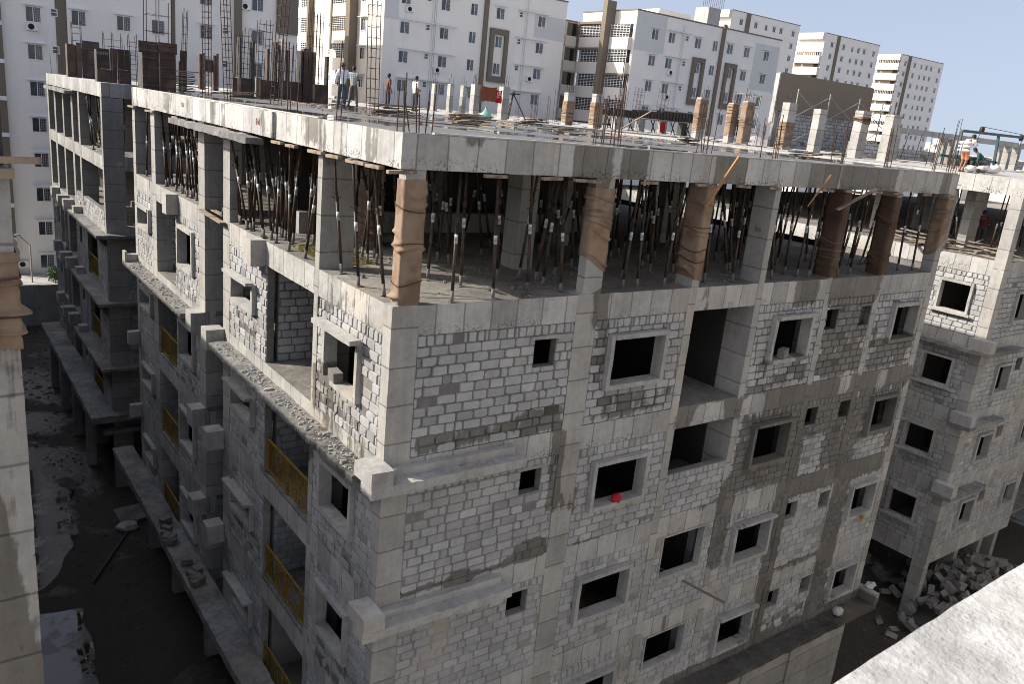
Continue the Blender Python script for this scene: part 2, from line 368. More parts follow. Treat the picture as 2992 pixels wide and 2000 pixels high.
# ------------------------------------------------------------------ wall helpers
def sub_rect(rs, o):
    out = []
    for a0, a1, z0, z1 in rs:
        b0, b1, y0, y1 = o
        if b1 <= a0 or b0 >= a1 or y1 <= z0 or y0 >= z1: out.append((a0, a1, z0, z1)); continue
        if b0 > a0: out.append((a0, b0, z0, z1))
        if b1 < a1: out.append((b1, a1, z0, z1))
        c0, c1 = max(a0, b0), min(a1, b1)
        if y0 > z0: out.append((c0, c1, z0, y0))
        if y1 < z1: out.append((c0, c1, y1, z1))
    return out
def block_wall(parent, mp, a0, a1, z0, z1, holes=(), thick=.2, seed=0, detail=True, wet=True, tone=.5):
    rr = random.Random(seed * 77 + 5)
    mb = MB(wet=wet); mt = .25 + .25 * (z0 < -8) + .25 * (z0 < -11); D = -.022 if z0 > -8 else -.013
    xs = sorted({a0, a1, *[h[0] for h in holes], *[h[1] for h in holes]}); zs = sorted({z0, z1, *[h[2] for h in holes], *[h[3] for h in holes]})
    xs = [x for x in xs if a0 <= x <= a1]; zs = [z for z in zs if z0 <= z <= z1]
    fill = lambda i, j: 0 <= i < len(xs)-1 and 0 <= j < len(zs)-1 and not any(h[0] < (xs[i]+xs[i+1])/2 < h[1] and h[2] < (zs[j]+zs[j+1])/2 < h[3] for h in holes)
    flip = (Vector(mp(1, 0, 0)) - Vector(mp(0, 0, 0))).cross(Vector((0, 0, 1))).dot(Vector(mp(0, 1, 0)) - Vector(mp(0, 0, 0))) < 0
    def Q(a, b, c, d, mi=0, sub=0, tn=None):
        tn = mt if tn is None else tn
        if flip: a, b, c, d = d, c, b, a
        mb.quad(a, b, c, d, tone=tn, mi=mi, sub=sub)
    for i in range(len(xs) - 1):
        for j in range(len(zs) - 1):
            if not fill(i, j): continue
            A0, A1, Z0, Z1 = xs[i], xs[i+1], zs[j], zs[j+1]
            Q(mp(A0, D, Z0), mp(A1, D, Z0), mp(A1, D, Z1), mp(A0, D, Z1), sub=.3)
            Q(mp(A1, -thick, Z0), mp(A0, -thick, Z0), mp(A0, -thick, Z1), mp(A1, -thick, Z1))
            if not fill(i-1, j): Q(mp(A0, -thick, Z0), mp(A0, D, Z0), mp(A0, D, Z1), mp(A0, -thick, Z1))
            if not fill(i+1, j): Q(mp(A1, D, Z0), mp(A1, -thick, Z0), mp(A1, -thick, Z1), mp(A1, D, Z1))
            if not fill(i, j-1): Q(mp(A0, -thick, Z0), mp(A1, -thick, Z0), mp(A1, D, Z0), mp(A0, D, Z0))
            if not fill(i, j+1): Q(mp(A0, D, Z1), mp(A1, D, Z1), mp(A1, -thick, Z1), mp(A0, -thick, Z1))
    if detail:
        z = z0; k = 0
        while z < z1 - .05:
            left = z1 - z; soldier = left < .34
            h = left if soldier else .2; bw = .2 if soldier else .4
            a = a0 - (rr.random() * .1 + (k % 2) * bw / 2)
            while a < a1 - .02:
                w = bw * rr.uniform(.86, 1.1) if rr.random() > .1 else bw * .5
                g = rr.uniform(.005, .024)
                rs = [(max(a, a0) + g, min(a + w, a1) - g, z + rr.uniform(.004, .014), z + h - (rr.uniform(.004, .016) if not soldier else .02))]
                for o in holes: rs = sub_rect(rs, (o[0] - .004, o[1] + .004, o[2] - .004, o[3] + .004))
                tn = tone + .03 + rr.gauss(0, .09); dd = rr.uniform(-.004, .007)
                if rr.random() < .07: tn -= .2
                for (b0, b1, y0, y1) in rs:
                    if b1 - b0 < .04 or y1 - y0 < .04: continue
                    e = .012
                    if rr.random() < .025 and b1 - b0 > .2: continue        # smeared over with mortar
                    cc = [rr.uniform(.005, .03) if rr.random() < .84 else rr.uniform(.04, .09) for _ in range(4)]; lim = min(b1 - b0, y1 - y0) * .32
                    cc = [min(q, lim) for q in cc]
                    def ring(i_, dq, jq):
                        A0, A1, Z0, Z1 = b0 + i_, b1 - i_, y0 + i_, y1 - i_
                        return [mp(u_ + jq(), dq, v_ + jq()) for u_, v_ in ((A0 + cc[0], Z0), (A1 - cc[1], Z0), (A1, Z0 + cc[1] * .7), (A1, Z1 - cc[2] * .7), (A1 - cc[2], Z1), (A0 + cc[3], Z1), (A0, Z1 - cc[3] * .7), (A0, Z0 + cc[0] * .7))]
                    out = ring(e, dd, lambda: rr.uniform(-.006, .006)); bas = ring(0, D - .004, lambda: 0)
                    io = [mb.vert(p, tn) for p in out]; ib = [mb.vert(p, tn - .08) for p in bas]
                    wv = max(0, min(mb.w[q] for q in io)); wr = rr.uniform(-.14, .14)
                    for q in io: mb.w[q] = max(0, mb.w[q] - .05 + wr) if mb.w[q] > .05 else 0
                    fs = [tuple(io)] + [(ib[q], ib[(q+1) % 8], io[(q+1) % 8], io[q]) for q in range(8)]
                    for f in fs: mb.f.append(tuple(reversed(f)) if flip else f); mb.m.append(1)
                a += w
            z += h; k += 1
    return mb.build('block_wall', [M['mortar'], M['block']], parent)
def surround(parent, mp, a0, a1, z0, z1, proj=.11, th=.11, depth=.2, sill=True, name='window_surround'):
    mb = MB(wet=True, jit=.008); k = dict(sub=.2)
    mb.abox(mp, a0 + .004, a0 + th, -depth, proj, z0, z1 - .004, tone=.56, **k); mb.abox(mp, a1 - th, a1 - .004, -depth, proj, z0, z1 - .004, tone=.56, **k)
    mb.abox(mp, a0 + th, a1 - th, -depth, proj + .006, z0, z0 + th, tone=.6, **k)
    mb.abox(mp, a0 + th, a1 - th, -depth, proj + .02, z1 - th, z1 - .004, tone=.5, **k)
    return mb.build(name, M['conc'], parent)
def opening(parent, mp, a0, a1, z0, z1, lintel=True):
    mb = MB(wet=True, jit=.006)
    if lintel: mb.abox(mp, a0 - .1, a1 + .12, -.19, .02, z1, z1 + .07, tone=.5, sub=.2); mb.build('lintel', M['conc'], parent)
def pebbles(mb, mp, a0, a1, d0, d1, z, n, rr, smin=.012, smax=.05):
    for _ in range(n):
        p = mp(rr.uniform(a0, a1), rr.uniform(d0, d1), z); r = rr.uniform(smin, smax) * rr.random() ** .6 + .006
        mb.blob((p[0], p[1], p[2] + r * .3), (r, r * rr.uniform(.6, 1), r * rr.uniform(.5, .9)), seed=rr.random(), n=5, m=3, amp=.8)
# ------------------------------------------------------------------ the unfinished corner block (near corner at x=0, y=0)
FR = lambda a, d, z: (a, -d, z)
LF = lambda a, d, z: (-d, a, z)
def side(y0): return lambda a, d, z: (a, y0 - d, z)
rr = random.Random(3)
UB = thing('unfinished_building', 'grey unfinished concrete block with bare block walls, its near corner facing the viewer', 'building', (0, 0, 0))
W, D0 = 18.95, 20.3
LV = [0, -3, -6, -9, -12, -15]
for F in LV:                                   # floors and the edge beams
    th = .6 if F == 0 else .57
    if F == 0:
        MB().box(.006, W - .006, .006, D0, -.15, 0).build('terrace_slab', M['terrace'], UB)
        k = MB(jit=.004).box(.62, W - .1, .02, .13, 0, .03, tone=.72, sub=.3).box(.02, .12, 3.6, D0, 0, .02, tone=.7, sub=.3); k.build('dry_kerb', M['conc'], UB)
    else:
        MB().box(.006, W - .006, .006, 9.66, F - .15, F).box(2.2, W - .006, 9.66, 11.34, F - .15, F).box(.006, W - .006, 11.34, D0, F - .15, F).build('floor_slab', M['floor'], UB)
    MB(wet=True, jit=.007).box(0, W, 0, .3, F - th, F - .004, sub=.16, tone=.5).build('front_beam', M['beam'], UB)
    ly = [(.3, D0)] if F == 0 else [(.3, 9.66), (11.34, D0)]
    for y0, y1 in ly: MB(wet=True, jit=.007).box(0, .3, y0, y1, F - th, F - .004, sub=.16, tone=.56 if F == 0 else .46).build('side_beam', M['beam'], UB)
    MB().box(W - .3, W, .3, D0, F - th, F - .004).box(.3, W - .3, D0 - .3, D0, F - th, F - .004).build('rear_beam', M['beam'], UB)
# a step in the side beam where it was cast in two lengths, and the sunshade under it
MB(jit=.006, wet=True).box(-.09, .0, 5.9, 14.4, -.58, -.02, sub=.2, tone=.57).build('beam_step', M['beam'], UB)
MB(jit=.02).box(-.5, -.09, 6.4, 13.2, -.78, -.64, sub=.15, tone=.52).build('ledge', M['ledge'], UB)
FC = [(0, .55), (4.3, 4.88), (7.7, 7.95), (10.2, 10.42), (13.19, 13.44), (15.7, 15.96), (18.62, 18.94)]
TC = [(.13, .52, .04, .28), (4.42, 4.93, .02, .25), (7.76, 8.0, .02, .55), (10.2, 10.42, .0, .6), (13.19, 13.44, .0, .48), (15.7, 15.96, .0, .44), (18.62, 18.94, .0, .36)]      # the columns of the open storey
for i, (a0, a1) in enumerate(FC):
    dep = (.3, .45, .6, .8, .7, .65, .6)[i]
    mb = MB(wet=True, jit=.006); mb.box(a0 - .004, a1, -.004, dep, -15.6, -2.99, sub=.3, tone=.5 if i != 2 else .55); mb.build('column', M['col'], UB)
    t0, t1, u0, u1 = TC[i]; MB(wet=True, jit=.006).box(t0, t1, u0, u1, -2.998, -.6, sub=.3, tone=.52).build('column', M['col'], UB)
LC = [(3.23, 3.45, .75), (9.1, 9.65, .3), (11.35, 11.95, .6), (17.02, 17.55, .5), (19.9, 20.3, .55)]
for y0, y1, dp in LC:
    MB(wet=True, jit=.006).box(-.004, dp, y0, y1, -15.6, -.6, sub=.3, tone=.46).build('column', M['col'], UB)
for (x, y, w, d) in [(4.45, 2.5, .5, .55), (2.3, 5.6, .3, .7), (8.0, 5.2, .3, .8), (12.2, 5.4, .8, .3), (16.3, 5.2, .3, .8), (5.4, 8.6, .7, .3), (2.6, 9.2, .3, .7), (9.5, 10.5, .8, .3), (14.2, 10.5, .3, .8), (3.4, 12.6, .3, .7), (6.4, 14.2, .6, .3), (11, 15.5, .3, .7), (15.6, 15.5, .7, .3), (18.4, 6.5, .5, .3), (18.4, 12, .5, .3), (3, 17.5, .3, .7), (8, 19.6, .6, .3), (13, 19.6, .6, .3)]:
    MB(jit=.005).box(x, x + w, y, y + d, -3, -.15, sub=.5, tone=.38).build('column', M['col'], UB)
MB().box(1.2, 12, 7.4, 7.65, -3, -2.45, tone=.35, sub=.5).build('upstand', M['conc'], UB)
MB().box(1.6, 10.4, 9.9, 10.1, -3, -.41).build('darkened_inner_wall', M['inner'], UB)  # this wall and the next two are added to darken the open storey
MB().box(11.2, 15.2, 12.5, 12.7, -3, -.41).build('darkened_inner_wall', M['inner'], UB)
MB().box(4.0, 4.2, 13, 20, -3, -.41).build('darkened_inner_wall', M['inner'], UB)
ws = 0
def row_k(i): return LV[i], LV[i + 1]
for r in range(1, 5):
    F = LV[r]; B = F - 3; zt = F - .57
    fw = lambda a0, a1, holes=(), **k: block_wall(UB, FR, a0, a1, B, zt, holes, seed=r * 40 + int(a0 * 3), **k)
    tn = (.52, .5, .5, .49)[r - 1]
    s0, s1 = (F - 1.48, F - .88) if r == 1 else (F - 1.32 - .02 * r, F - .82 + .01 * r)
    fw(.55, 4.3, [(3.3, 3.86, s0, s1)], tone=tn); opening(UB, FR, 3.3, 3.86, s0, s1)
    h = (5.31, 7.1, F - 2.2, F - .9 - .02 * r); fw(4.88, 7.7, [h], tone=tn); surround(UB, FR, *h, proj=.13)
    if r == 2:
        block_wall(UB, FR, 7.95, 10.2, B, B + 1.2, seed=9, tone=.5)
    elif r == 3:
        h = (8.2, 9.85, F - 1.88, F - .575); fw(7.95, 10.2, [h], tone=.5); surround(UB, FR, *h, proj=.012, th=.05)
    elif r == 4:
        h = (8.15, 9.76, F - 1.66, F - .575); fw(7.95, 10.2, [h], tone=.5); surround(UB, FR, *h, proj=.012, th=.05)
    h = (11.05, 12.75, F - 2.2, F - .9); fw(10.42, 13.19, [h], tone=tn); surround(UB, FR, *h, proj=.13)
    MB(wet=True, jit=.01).box(11.05, 12.72, -.26, -.15, h[3] - .05, h[3] + .04, sub=.15).build('hood', M['conc'], UB)
    e = [(13.5, 14.02, s0 + .02, s1), (15.16, 15.68, s0 + .02, s1)]; fw(13.44, 15.7, e, tone=tn)
    for q in e: opening(UB, FR, *q)
    h = (16.8, 18.3, F - 2.12, F - .88); fw(15.96, 18.62, [h], tone=tn); surround(UB, FR, *h, proj=.13)
    # side (alley) face
    lw = lambda a0, a1, holes=(), **k: block_wall(UB, LF, a0, a1, B, zt, holes, seed=r * 40 + 20 + int(a0 * 3), **k)
    h = (1.1, 2.75, F - 2.22, F - .95); lw(.3, 3.23, [h], tone=.4); surround(UB, LF, *h, proj=.1)
    if r == 1: MB(jit=.012).box(-.34, -.1, .95, 2.75, h[3] - .03, h[3] + .07, sub=.15).build('hood', M['conc'], UB)
    h = (7.0, 8.75, F - 1.98, F - 1.2); lw(6.3, 9.1, [h], tone=.42); surround(UB, LF, *h, proj=.12)
    MB(jit=.012).box(-.3, -.12, 6.95, 8.8, h[3] - .02, h[3] + .06, sub=.15).build('hood', M['conc'], UB)
    h = (12.4, 14.15, F - 2.2, F - .85); lw(11.95, 14.6, [h], tone=.42); surround(UB, LF, *h, proj=.1)
    h = (17.75, 19.5, F - 1.82, F - 1.0); lw(17.55, 19.9, [h], tone=.4); surround(UB, LF, *h, proj=.12)
    # balcony bays and the shaft: inner walls that face the camera
    for y, x1 in ((6.3, 2.0), (17.02, 2.0)): block_wall(UB, side(y), .3, x1, B, F - .15, seed=r + int(y), detail=r < 4, tone=.46)
    block_wall(UB, side(11.36), .62, 2.2, B - (0 if r > 1 else 0), F - .15, seed=r + 3, detail=r < 3, tone=.4)
    for bb in ((1.9, 2.1, 3.45, 6.3, B, F - .15), (1.9, 2.1, 14.6, 17.02, B, F - .15), (2.2, 2.35, 9.66, 11.34, B, F - .15), (2.35, 2.5, 9.4, 20, B, F - .15)): MB().box(*bb).build('darkened_inner_wall', M['shaded_block'], UB)
    for bb in ((.3, 1.9, 3.45, 3.6, B, F - .15), (.3, 1.9, 14.45, 14.6, B, F - .15)): MB().box(*bb).build('darkened_inner_wall', M['shaded_block'], UB)
    # near-black partitions added to keep rooms behind the front openings dark
    for bb in ((2.6, 18.6, 3.6, 3.8, B, F - .15), (4.5, 4.65, .32, 4.3, B, F - .15), (13.25, 13.4, .8, 4.3, B, F - .15), (15.75, 15.9, .8, 4.3, B, F - .15)): MB().box(*bb).build('darkened_inner_wall', M['shaded_block'], UB)
    MB().box(10.17, 10.3, .82, 4.3, B, F - .15).build('darkened_inner_wall', M['shaded_block'], UB)
    for bb in ((7.75, 7.9, .62, 4.3, B, F - .15), (W - .25, W - .01, .62, D0, B, zt), (.62, W - .3, D0 - .25, D0 - .02, B, zt)): MB().box(*bb).build('darkened_inner_wall', M['shaded_block'], UB)
    if r > 1:                                    # yellow balcony rails
        for y0, y1 in ((3.5, 6.27), (14.65, 16.98)):
            rail = MB(); zb = B + .08
            for z in (B + .98, B + .16): rail.box(.06, .10, y0, y1, z, z + .035)
            n = int((y1 - y0) / .115)
            for q in range(1, n): rail.box(.072, .088, y0 + q * (y1 - y0) / n - .008, y0 + q * (y1 - y0) / n + .008, B + .19, B + .98)
            ra = rail.build('railing', M['yellow'], UB)
            po = MB()
            for q in (y0 + .03, (y0 + y1) / 2, y1 - .03): po.box(.058, .104, q - .022, q + .022, B, B + .98)
            po.build('rail_post', M['yellow'], ra)
        for y0, y1 in ((3.45, 6.3), (14.6, 17.02)): MB(jit=.02, wet=True).box(.0, .14, y0, y1, B, B + .07, sub=.12).build('balcony_kerb', M['ledge'], UB)
    # bracket stubs in the shaft
    for y0, y1, w in ((9.6, 9.75, .5), (11.45, 11.65, .42)):
        MB(jit=.01).box(-w, -.01, y0 - .1, y1 + .25, B - .02, B - .6, sub=.2, tone=.5).build('bracket', M['conc'], UB)
    MB(jit=.01).box(-.42, -.01, 20.0, 20.25, B - .0, B - .5, sub=.2).build('bracket', M['conc'], UB)
for y in (6.4, 14.2): MB(jit=.008).box(-.36, -.005, y, y + .5, -3.6, -2.97, sub=.2, tone=.54).build('bracket', M['conc'], UB)
# sunshade ledges: one below the first walled storey round the corner, and one low down
def ledge(name, segs, z, t=.15, dirty=True, up=None):
    fr_ = segs[0][2] < -.4 and segs[0][0] < 5; mb = MB(jit=.026 if fr_ else .022, wet=True)
    for x0, x1, y0, y1 in segs: mb.box(x0, x1, y0, y1, z - t, z, sub=.09 if fr_ else .13, tone=.62 if fr_ else .5)
    o = mb.build(name, M['conc' if fr_ else 'ledge'], UB); return o
for z in (-6.26, -9.3):
    ledge('ledge', [(-.45, 3.05, -.45, -.002)], z, .2)
    MB(jit=.012).box(-.45, .0, -.45, .28, z + .0, z + .31, sub=.15, tone=.58).build('ledge_upstand', M['conc'], UB)
    MB(jit=.014).box(.0, 2.95, -.16, -.006, z, z + .16, sub=.13, tone=.62).build('ledge_fillet', M['conc'], UB)
ledge('ledge', [(-.5, -.002, .28, 9.3)], -6.3); ledge('ledge', [(-.5, -.002, 12.2, 20.2)], -6.25)
MB(jit=.012).box(-.5, -.42, 19.8, 20.2, -6.25, -5.85, sub=.15).build('ledge_upstand', M['conc'], UB)
ledge('low_ledge', [(8.0, 19.15, -.62, -.002)], -14.62, .2)
MB(jit=.012, wet=True).box(19.0, 19.2, -.62, .3, -14.62, -14.2, sub=.15).build('ledge_upstand', M['conc'], UB)
ledge('low_ledge', [(-.78, -.002, .3, 22)], -14.55, .3)
pb = MB(); r2 = random.Random(5)
pebbles(pb, LF, .4, 9.0, .05, .46, -6.3, 420, r2); pebbles(pb, LF, 12.4, 19.6, .05, .46, -6.25, 200, r2); pebbles(pb, FR, -.1, 2.9, .1, .42, -6.26, 120, r2, .008, .03)
tag(pb.build('gravel', M['conc']), 'loose grey gravel and mortar crumbs lying along the upper sunshade ledges', 'gravel', kind='stuff')
# stilt storey
MB(wet=True, jit=.006).box(9.4, W - .1, .12, .35, G, -15.57, sub=.5, tone=.5).build('plinth_wall', M['col'], UB)
for a in (10.1, 13.1, 15.6): MB(jit=.005).box(a, a + .3, .06, .115, G, -15.57, sub=.5).build('pier', M['col'], UB)
for y in (1.2, 4.4, 8.0, 12, 16.2, 19.8): MB(jit=.006).box(.15, .7, y, y + .3, G, -15.57, sub=.5, tone=.42).build('stilt_column', M['col'], UB)
MB().box(3.2, 3.4, .4, 20, G, -15.57).build('darkened_inner_wall', M['inner'], UB)  # dark wall added where the open stilt storey is only shaded
MB(jit=.006).box(W - .5, W - .05, 4, 4.4, G, -15.5, sub=.5).box(W - .5, W - .05, 9, 9.4, G, -15.5, sub=.5).build('stilt_column', M['col'], UB)
# red paint marks: a scrawl on the side beam and figures on a plain column
def text(s, name, size, m, loc, rot, parent=None, ext=.002):
    cu = bpy.data.curves.new(name, 'FONT'); cu.body = s; cu.size = size; cu.extrude = ext
    o = bpy.data.objects.new('tmp', cu); col.objects.link(o)
    bpy.context.view_layer.update()
    me = bpy.data.meshes.new_from_object(o.evaluated_get(bpy.context.evaluated_depsgraph_get())); bpy.data.objects.remove(o)
    me.name = name; me.materials.clear(); me.materials.append(m)
    p = bpy.data.objects.new(name, me); col.objects.link(p); p.location = loc; p.rotation_euler = rot
    if parent: p.parent = parent
    return p
M['redpaint'] = plain('red_paint_mark', (.24, .06, .05), .8, .3, 30)
text('2/6', 'painted_figures', .17, M['redpaint'], (10.19, .42, -1.75), (pi/2, 0, -pi/2), UB)
text('Hd', 'painted_scrawl', .22, M['redpaint'], (-.10, 6.9, -.36), (pi/2, 0, -pi/2), UB); text('LN', 'painted_scrawl', .18, M['redpaint'], (-.10, 13.3, -.3), (pi/2, 0, -pi/2), UB)

# burlap tied round the columns of the open storey
def wrap(x0, x1, y0, y1, z0, z1, m, label, seed, tilt=0., slump=.0):
    rr = random.Random(seed); mb = MB(); e = .022
    P = [(x0-e, y0-e), (x1+e, y0-e), (x1+e, y1+e), (x0-e, y1+e)]; per = []
    for k in range(4):
        a = Vector(P[k]); b = Vector(P[(k+1) % 4]); n = max(3, int((b-a).length / .07))
        for i in range(n): per.append((a.lerp(b, i/n), (b-a).normalized()))
    nz = 88; o = Vector((rr.random()*90, 0, 0)); idx = []
    folds = [(rr.uniform(.05, .95), rr.uniform(-.2, .24), rr.uniform(.03, .062), rr.uniform(0, 6.3)) for _ in range(8)]
    for j in range(nz + 1):
        row = []
        for i, (p, tg) in enumerate(per):
            s = i / len(per); f = j / nz
            zb = z0 + slump * (.5 + .5 * sin(2*pi*s + seed)) ; zz = zb + (z1 - zb) * f
            nrm = Vector((tg.y, -tg.x))
            k = .009 * noise.noise(Vector((p.x*4, p.y*4, zz*3)) + o) + .006 * noise.noise(Vector((p.x*14, p.y*14, zz*9)) + o)
            for (fc, sl, am, ph) in folds:
                am = am * max(0, .35 + .75 * sin(2*pi*s + ph * 2))
                dz = f - fc - sl * (abs(((s * 2 + ph) % 1) - .5) * 2 - .5) * .5
                k += am * math.exp(-(dz / .017) ** 2) - am * .3 * math.exp(-((dz + .03) / .016) ** 2)
            k = max(k, -.016)
            row.append(mb.vert((p.x + nrm.x*k, p.y + nrm.y*k, zz)))
        idx.append(row)
    n = len(per)
    for j in range(nz):
        for i in range(n):
            mb.f.append((idx[j][i], idx[j][(i+1) % n], idx[j+1][(i+1) % n], idx[j+1][i])); mb.m.append(0)
    ob = mb.build('burlap_wrap', m, smooth=True)
    rp = MB()
    for fc, sl, am, ph in folds[:3]:
        zz = z0 + slump + (z1 - z0 - slump) * (.12 + .8 * fc); pts = []
        for i, (p, tg) in enumerate(per):
            nrm = Vector((tg.y, -tg.x)); pts.append((p.x + nrm.x * .014, p.y + nrm.y * .014, zz + .10 * sl * 4 * sin(2 * pi * i / len(per) + ph)))
        for a_, b_ in zip(pts, pts[1:] + pts[:1]): rp.tube(a_, b_, .012, 5, cap=False)
    rp.build('rope_tie', M['burlapw'] if seed % 2 else M['dust'], ob)
    return tag(ob, label, 'burlap', 'burlap wraps tied round the columns')
wrap(.13, .52, .04, .28, -2.97, -.78, M['burlap'], 'brown burlap tied round the near corner column, reaching down to the floor', 1)
wrap(4.42, 4.93, .02, .25, -2.55, -.8, M['burlap'], 'sagging brown burlap round the second front column, pale concrete foot bare below it', 2, slump=.35)
wrap(7.76, 8.0, .02, .55, -2.85, -.7, M['burlap'], 'tan burlap with deep slumped folds round the front column behind the long orange stick', 3, slump=.08)
wrap(13.19, 13.44, 0, .48, -2.97, -.7, M['burlapw'], 'dark wet burlap round the front column beside the pale slanting plank', 4)
wrap(15.7, 15.96, 0, .44, -2.98, -.75, M['burlapw'], 'dark wet burlap round the front column next to the far end of the block', 5)
wrap(18.62, 18.94, 0, .36, -2.5, -.75, M['burlap'], 'torn brown burlap on the column at the far end of the street front', 6, slump=.5)
wrap(2.3, 2.6, 5.6, 6.3, -2.97, -1.6, M['burlap'], 'loose brown burlap bunched at the foot of an inner column by the alley side', 7, slump=.1)

# ------------------------------------------------------------------ steel props holding up the top slab
def prop_proto():
    t = thing('steel_prop', 'x', 'prop', (0, 0, 0))
    low = MB().tube((0, 0, .0), (0, 0, 1.45), .033, 8, tone=.5).mesh('lower_tube', M['steel'], True)
    up = MB().tube((0, 0, 1.45), (0, 0, 2.36), .027, 8).mesh('upper_tube', M['rustpipe'], True)
    dust = MB().tube((0, 0, .012), (0, 0, .2), .0345, 8).mesh('dusty_foot', M['dust'], True)
    band = MB().tube((0, 0, 1.05), (0, 0, 1.22), .0355, 8).mesh('white_band', M['band'], True)
    colr = MB().tube((0, 0, 1.42), (0, 0, 1.52), .042, 8).bar((-.1, 0, 1.5), (.1, .03, 1.5), .014, .014).mesh('collar', M['rustpipe'])
    base = MB().box(-.075, .075, -.075, .075, 0, .01).box(-.075, .075, -.075, .075, 2.355, 2.37).mesh('end_plate', M['dust'])
    for me in (low, up, dust, band, colr, base): part(me, me.name, t)
    return t
PROP = prop_proto(); used = [False]
def prop(x, y, tx, ty, label, group, zf=-3., zt=-.6):
    # foot at (x,y,zf), head leaning by tx,ty metres
    L = sqrt((zt - zf) ** 2 + tx * tx + ty * ty); d = Vector((tx, ty, zt - zf)).normalized()
    q = Vector((0, 0, 1)).rotation_difference(d).to_euler(); 
    s = L / 2.37; loc = (x, y, zf + .003)
    if not used[0]:
        used[0] = True; PROP.location = loc; PROP.rotation_euler = q; PROP.scale = (1, 1, s); PROP['label'] = label; PROP['group'] = group; return
    dup(PROP, loc, q, label, group, (1, 1, s))
pr = random.Random(21)
front_feet = [(1.28,.1),(2.26,.17),(3.24,.36),(3.97,.81),(4.06,.3),(5.84,.33),(6.27,.31),(1.83,1.95),(2.18,1.22),(3.98,1.69),(4.15,1.3),(4.96,1.65),(3.39,1.67),(7.09,.28),(8.63,.41),(9.54,.31),(10.79,1.44),(11.21,.4),(12.2,.71),(12.3,.4),(12.68,.3),(14.0,.29),(14.63,.32),(17.41,.42),(18.2,.39),(16.4,1.39),(16.94,1.37)]
for x, y in front_feet:
    prop(x, y, pr.gauss(0, .22), pr.gauss(.1, .16), 'black steel prop with a white band near the street edge under the top slab', 'props along the street edge of the open storey', zt=-.6 if y < .35 else -.33)
left_feet = [(.16,7.04),(.22,6.6),(.17,6.17),(.12,5.22),(.13,4.32),(.28,2.75),(.11,1.6),(.25,.81),(.12,7.78),(.21,8.87),(.13,8.07),(.1,6.79),(1.08,2.56),(1.45,3.51),(1.16,7.66),(.96,8.06),(.16,10.28),(.19,11.46),(.58,5.33),
 (.2,12.6),(.3,13.2),(.2,13.9),(.35,14.6),(.2,15.2),(.4,15.9),(.2,16.4),(.3,16.8),(.2,18.0),(.3,18.5),(.2,19.2),(.9,12.9),(.8,14.3),(.9,15.5),(.5,10.8),(.7,9.6),(.4,8.4)]
for x, y in left_feet:
    far = y > 9
    prop(x, y, pr.gauss(.03, .14), pr.gauss(.3, .4), 'black steel prop at the ' + ('far' if far else 'near') + ' end of the alley edge, under the sunlit beam', 'props along the alley edge of the open storey, ' + ('far half' if far else 'near half'), zt=-.6 if x < .35 else -.33)
for k in range(46):
    y = pr.uniform(4.2, 9) if k % 2 else pr.uniform(12.1, 17)
    prop(pr.uniform(.2, 1.8), y, pr.gauss(0, .15), pr.gauss(.05, .3) if k % 2 else pr.gauss(.55, .25), 'black steel prop in the crowd just inside the alley edge of the top slab', 'props crowded just inside the alley edge', zt=-.33)
inner = []
for i in range(20):
    for j in range(9):
        x = .9 + i * .9 + pr.gauss(0, .2); y = 1.5 + j * .95 + pr.gauss(0, .22)
        if x < 18.4 and (x > 5.2 or y > 2.6): inner.append((x, y))
pr.shuffle(inner)
for x, y in sorted(inner, key=lambda p: p[1] + pr.uniform(0, 5))[:108]:
    prop(x, y, pr.gauss(0, .3), pr.gauss(0, .3), 'black steel prop deep in the shade of the open storey', 'props in the shaded middle of the open storey', zt=-.33)
# formwork left under the slab, and timber ends poking out below its edge
fd = thing('formwork_deck', 'dark timber formwork deck on joists still fixed under the top slab', 'formwork')
MB().box(.32, W - .32, .32, D0 - .32, -.19, -.152).build('deck_board', M['ply'], fd)
j = MB()
for k in range(28): j.box(.34, W - .34, .5 + k * .7, .58 + k * .7, -.30, -.19)
for k in range(12): j.box(1 + k * 1.5, 1.1 + k * 1.5, .34, D0 - .34, -.40, -.30)
j.build('joist', M['ply'], fd)
def stick(p, q, w, h, m, label, cat='timber', group=None, name='timber_batten'):
    p = Vector(p); q = Vector(q); c = (p + q) / 2
    ob = MB().bar(p - c, q - c, w, h).build(name, m); ob.location = c
    return tag(ob, label, cat, group)
bt = random.Random(8)
spots = [(-.25, .95), (1.7, 2.8), (3.0, 3.9), (3.75, 5.2), (5.6, 6.5), (7.3, 8.3), (8.7, 9.5), (9.9, 11.0), (12.0, 12.8), (13.0, 13.9), (14.4, 15.1), (15.4, 16.3), (17.0, 17.7), (18.3, 19.2)]
for a, b in spots:
    b = a + (b - a) * bt.uniform(.35, .8); y = -.05 + bt.uniform(-.04, .05); z = -.64
    stick((a, y, z + bt.uniform(-.02, .01)), (b, y + bt.uniform(-.05, .05), z - bt.uniform(0, .03)), .09, .06, M['wood'], 'short weathered batten sticking out under the street edge of the top slab', 'batten', 'battens under the street edge of the top slab')
for y0, y1 in ((3.1, 3.8), (1.2, 1.9), (.6, 1.1), (2.3, 2.8), (4.5, 5.0), (5.3, 5.9), (7.6, 8.1), (8.9, 9.8), (13.8, 14.3), (16.8, 17.7), (19.6, 20.5)):
    stick((-.06, y0, -.65), (-.1 + bt.uniform(0, .05), y1, -.66), .1, .06, M['wood'], 'short weathered batten sticking out under the alley edge of the top slab', 'batten', 'battens under the alley edge of the top slab')
stick((-.12, 9.3, -3.06), (-.1, 11.5, -3.02), .16, .04, M['wood'], 'pale plank laid across the top of the dark shaft in the alley face', 'plank', name='timber_plank')
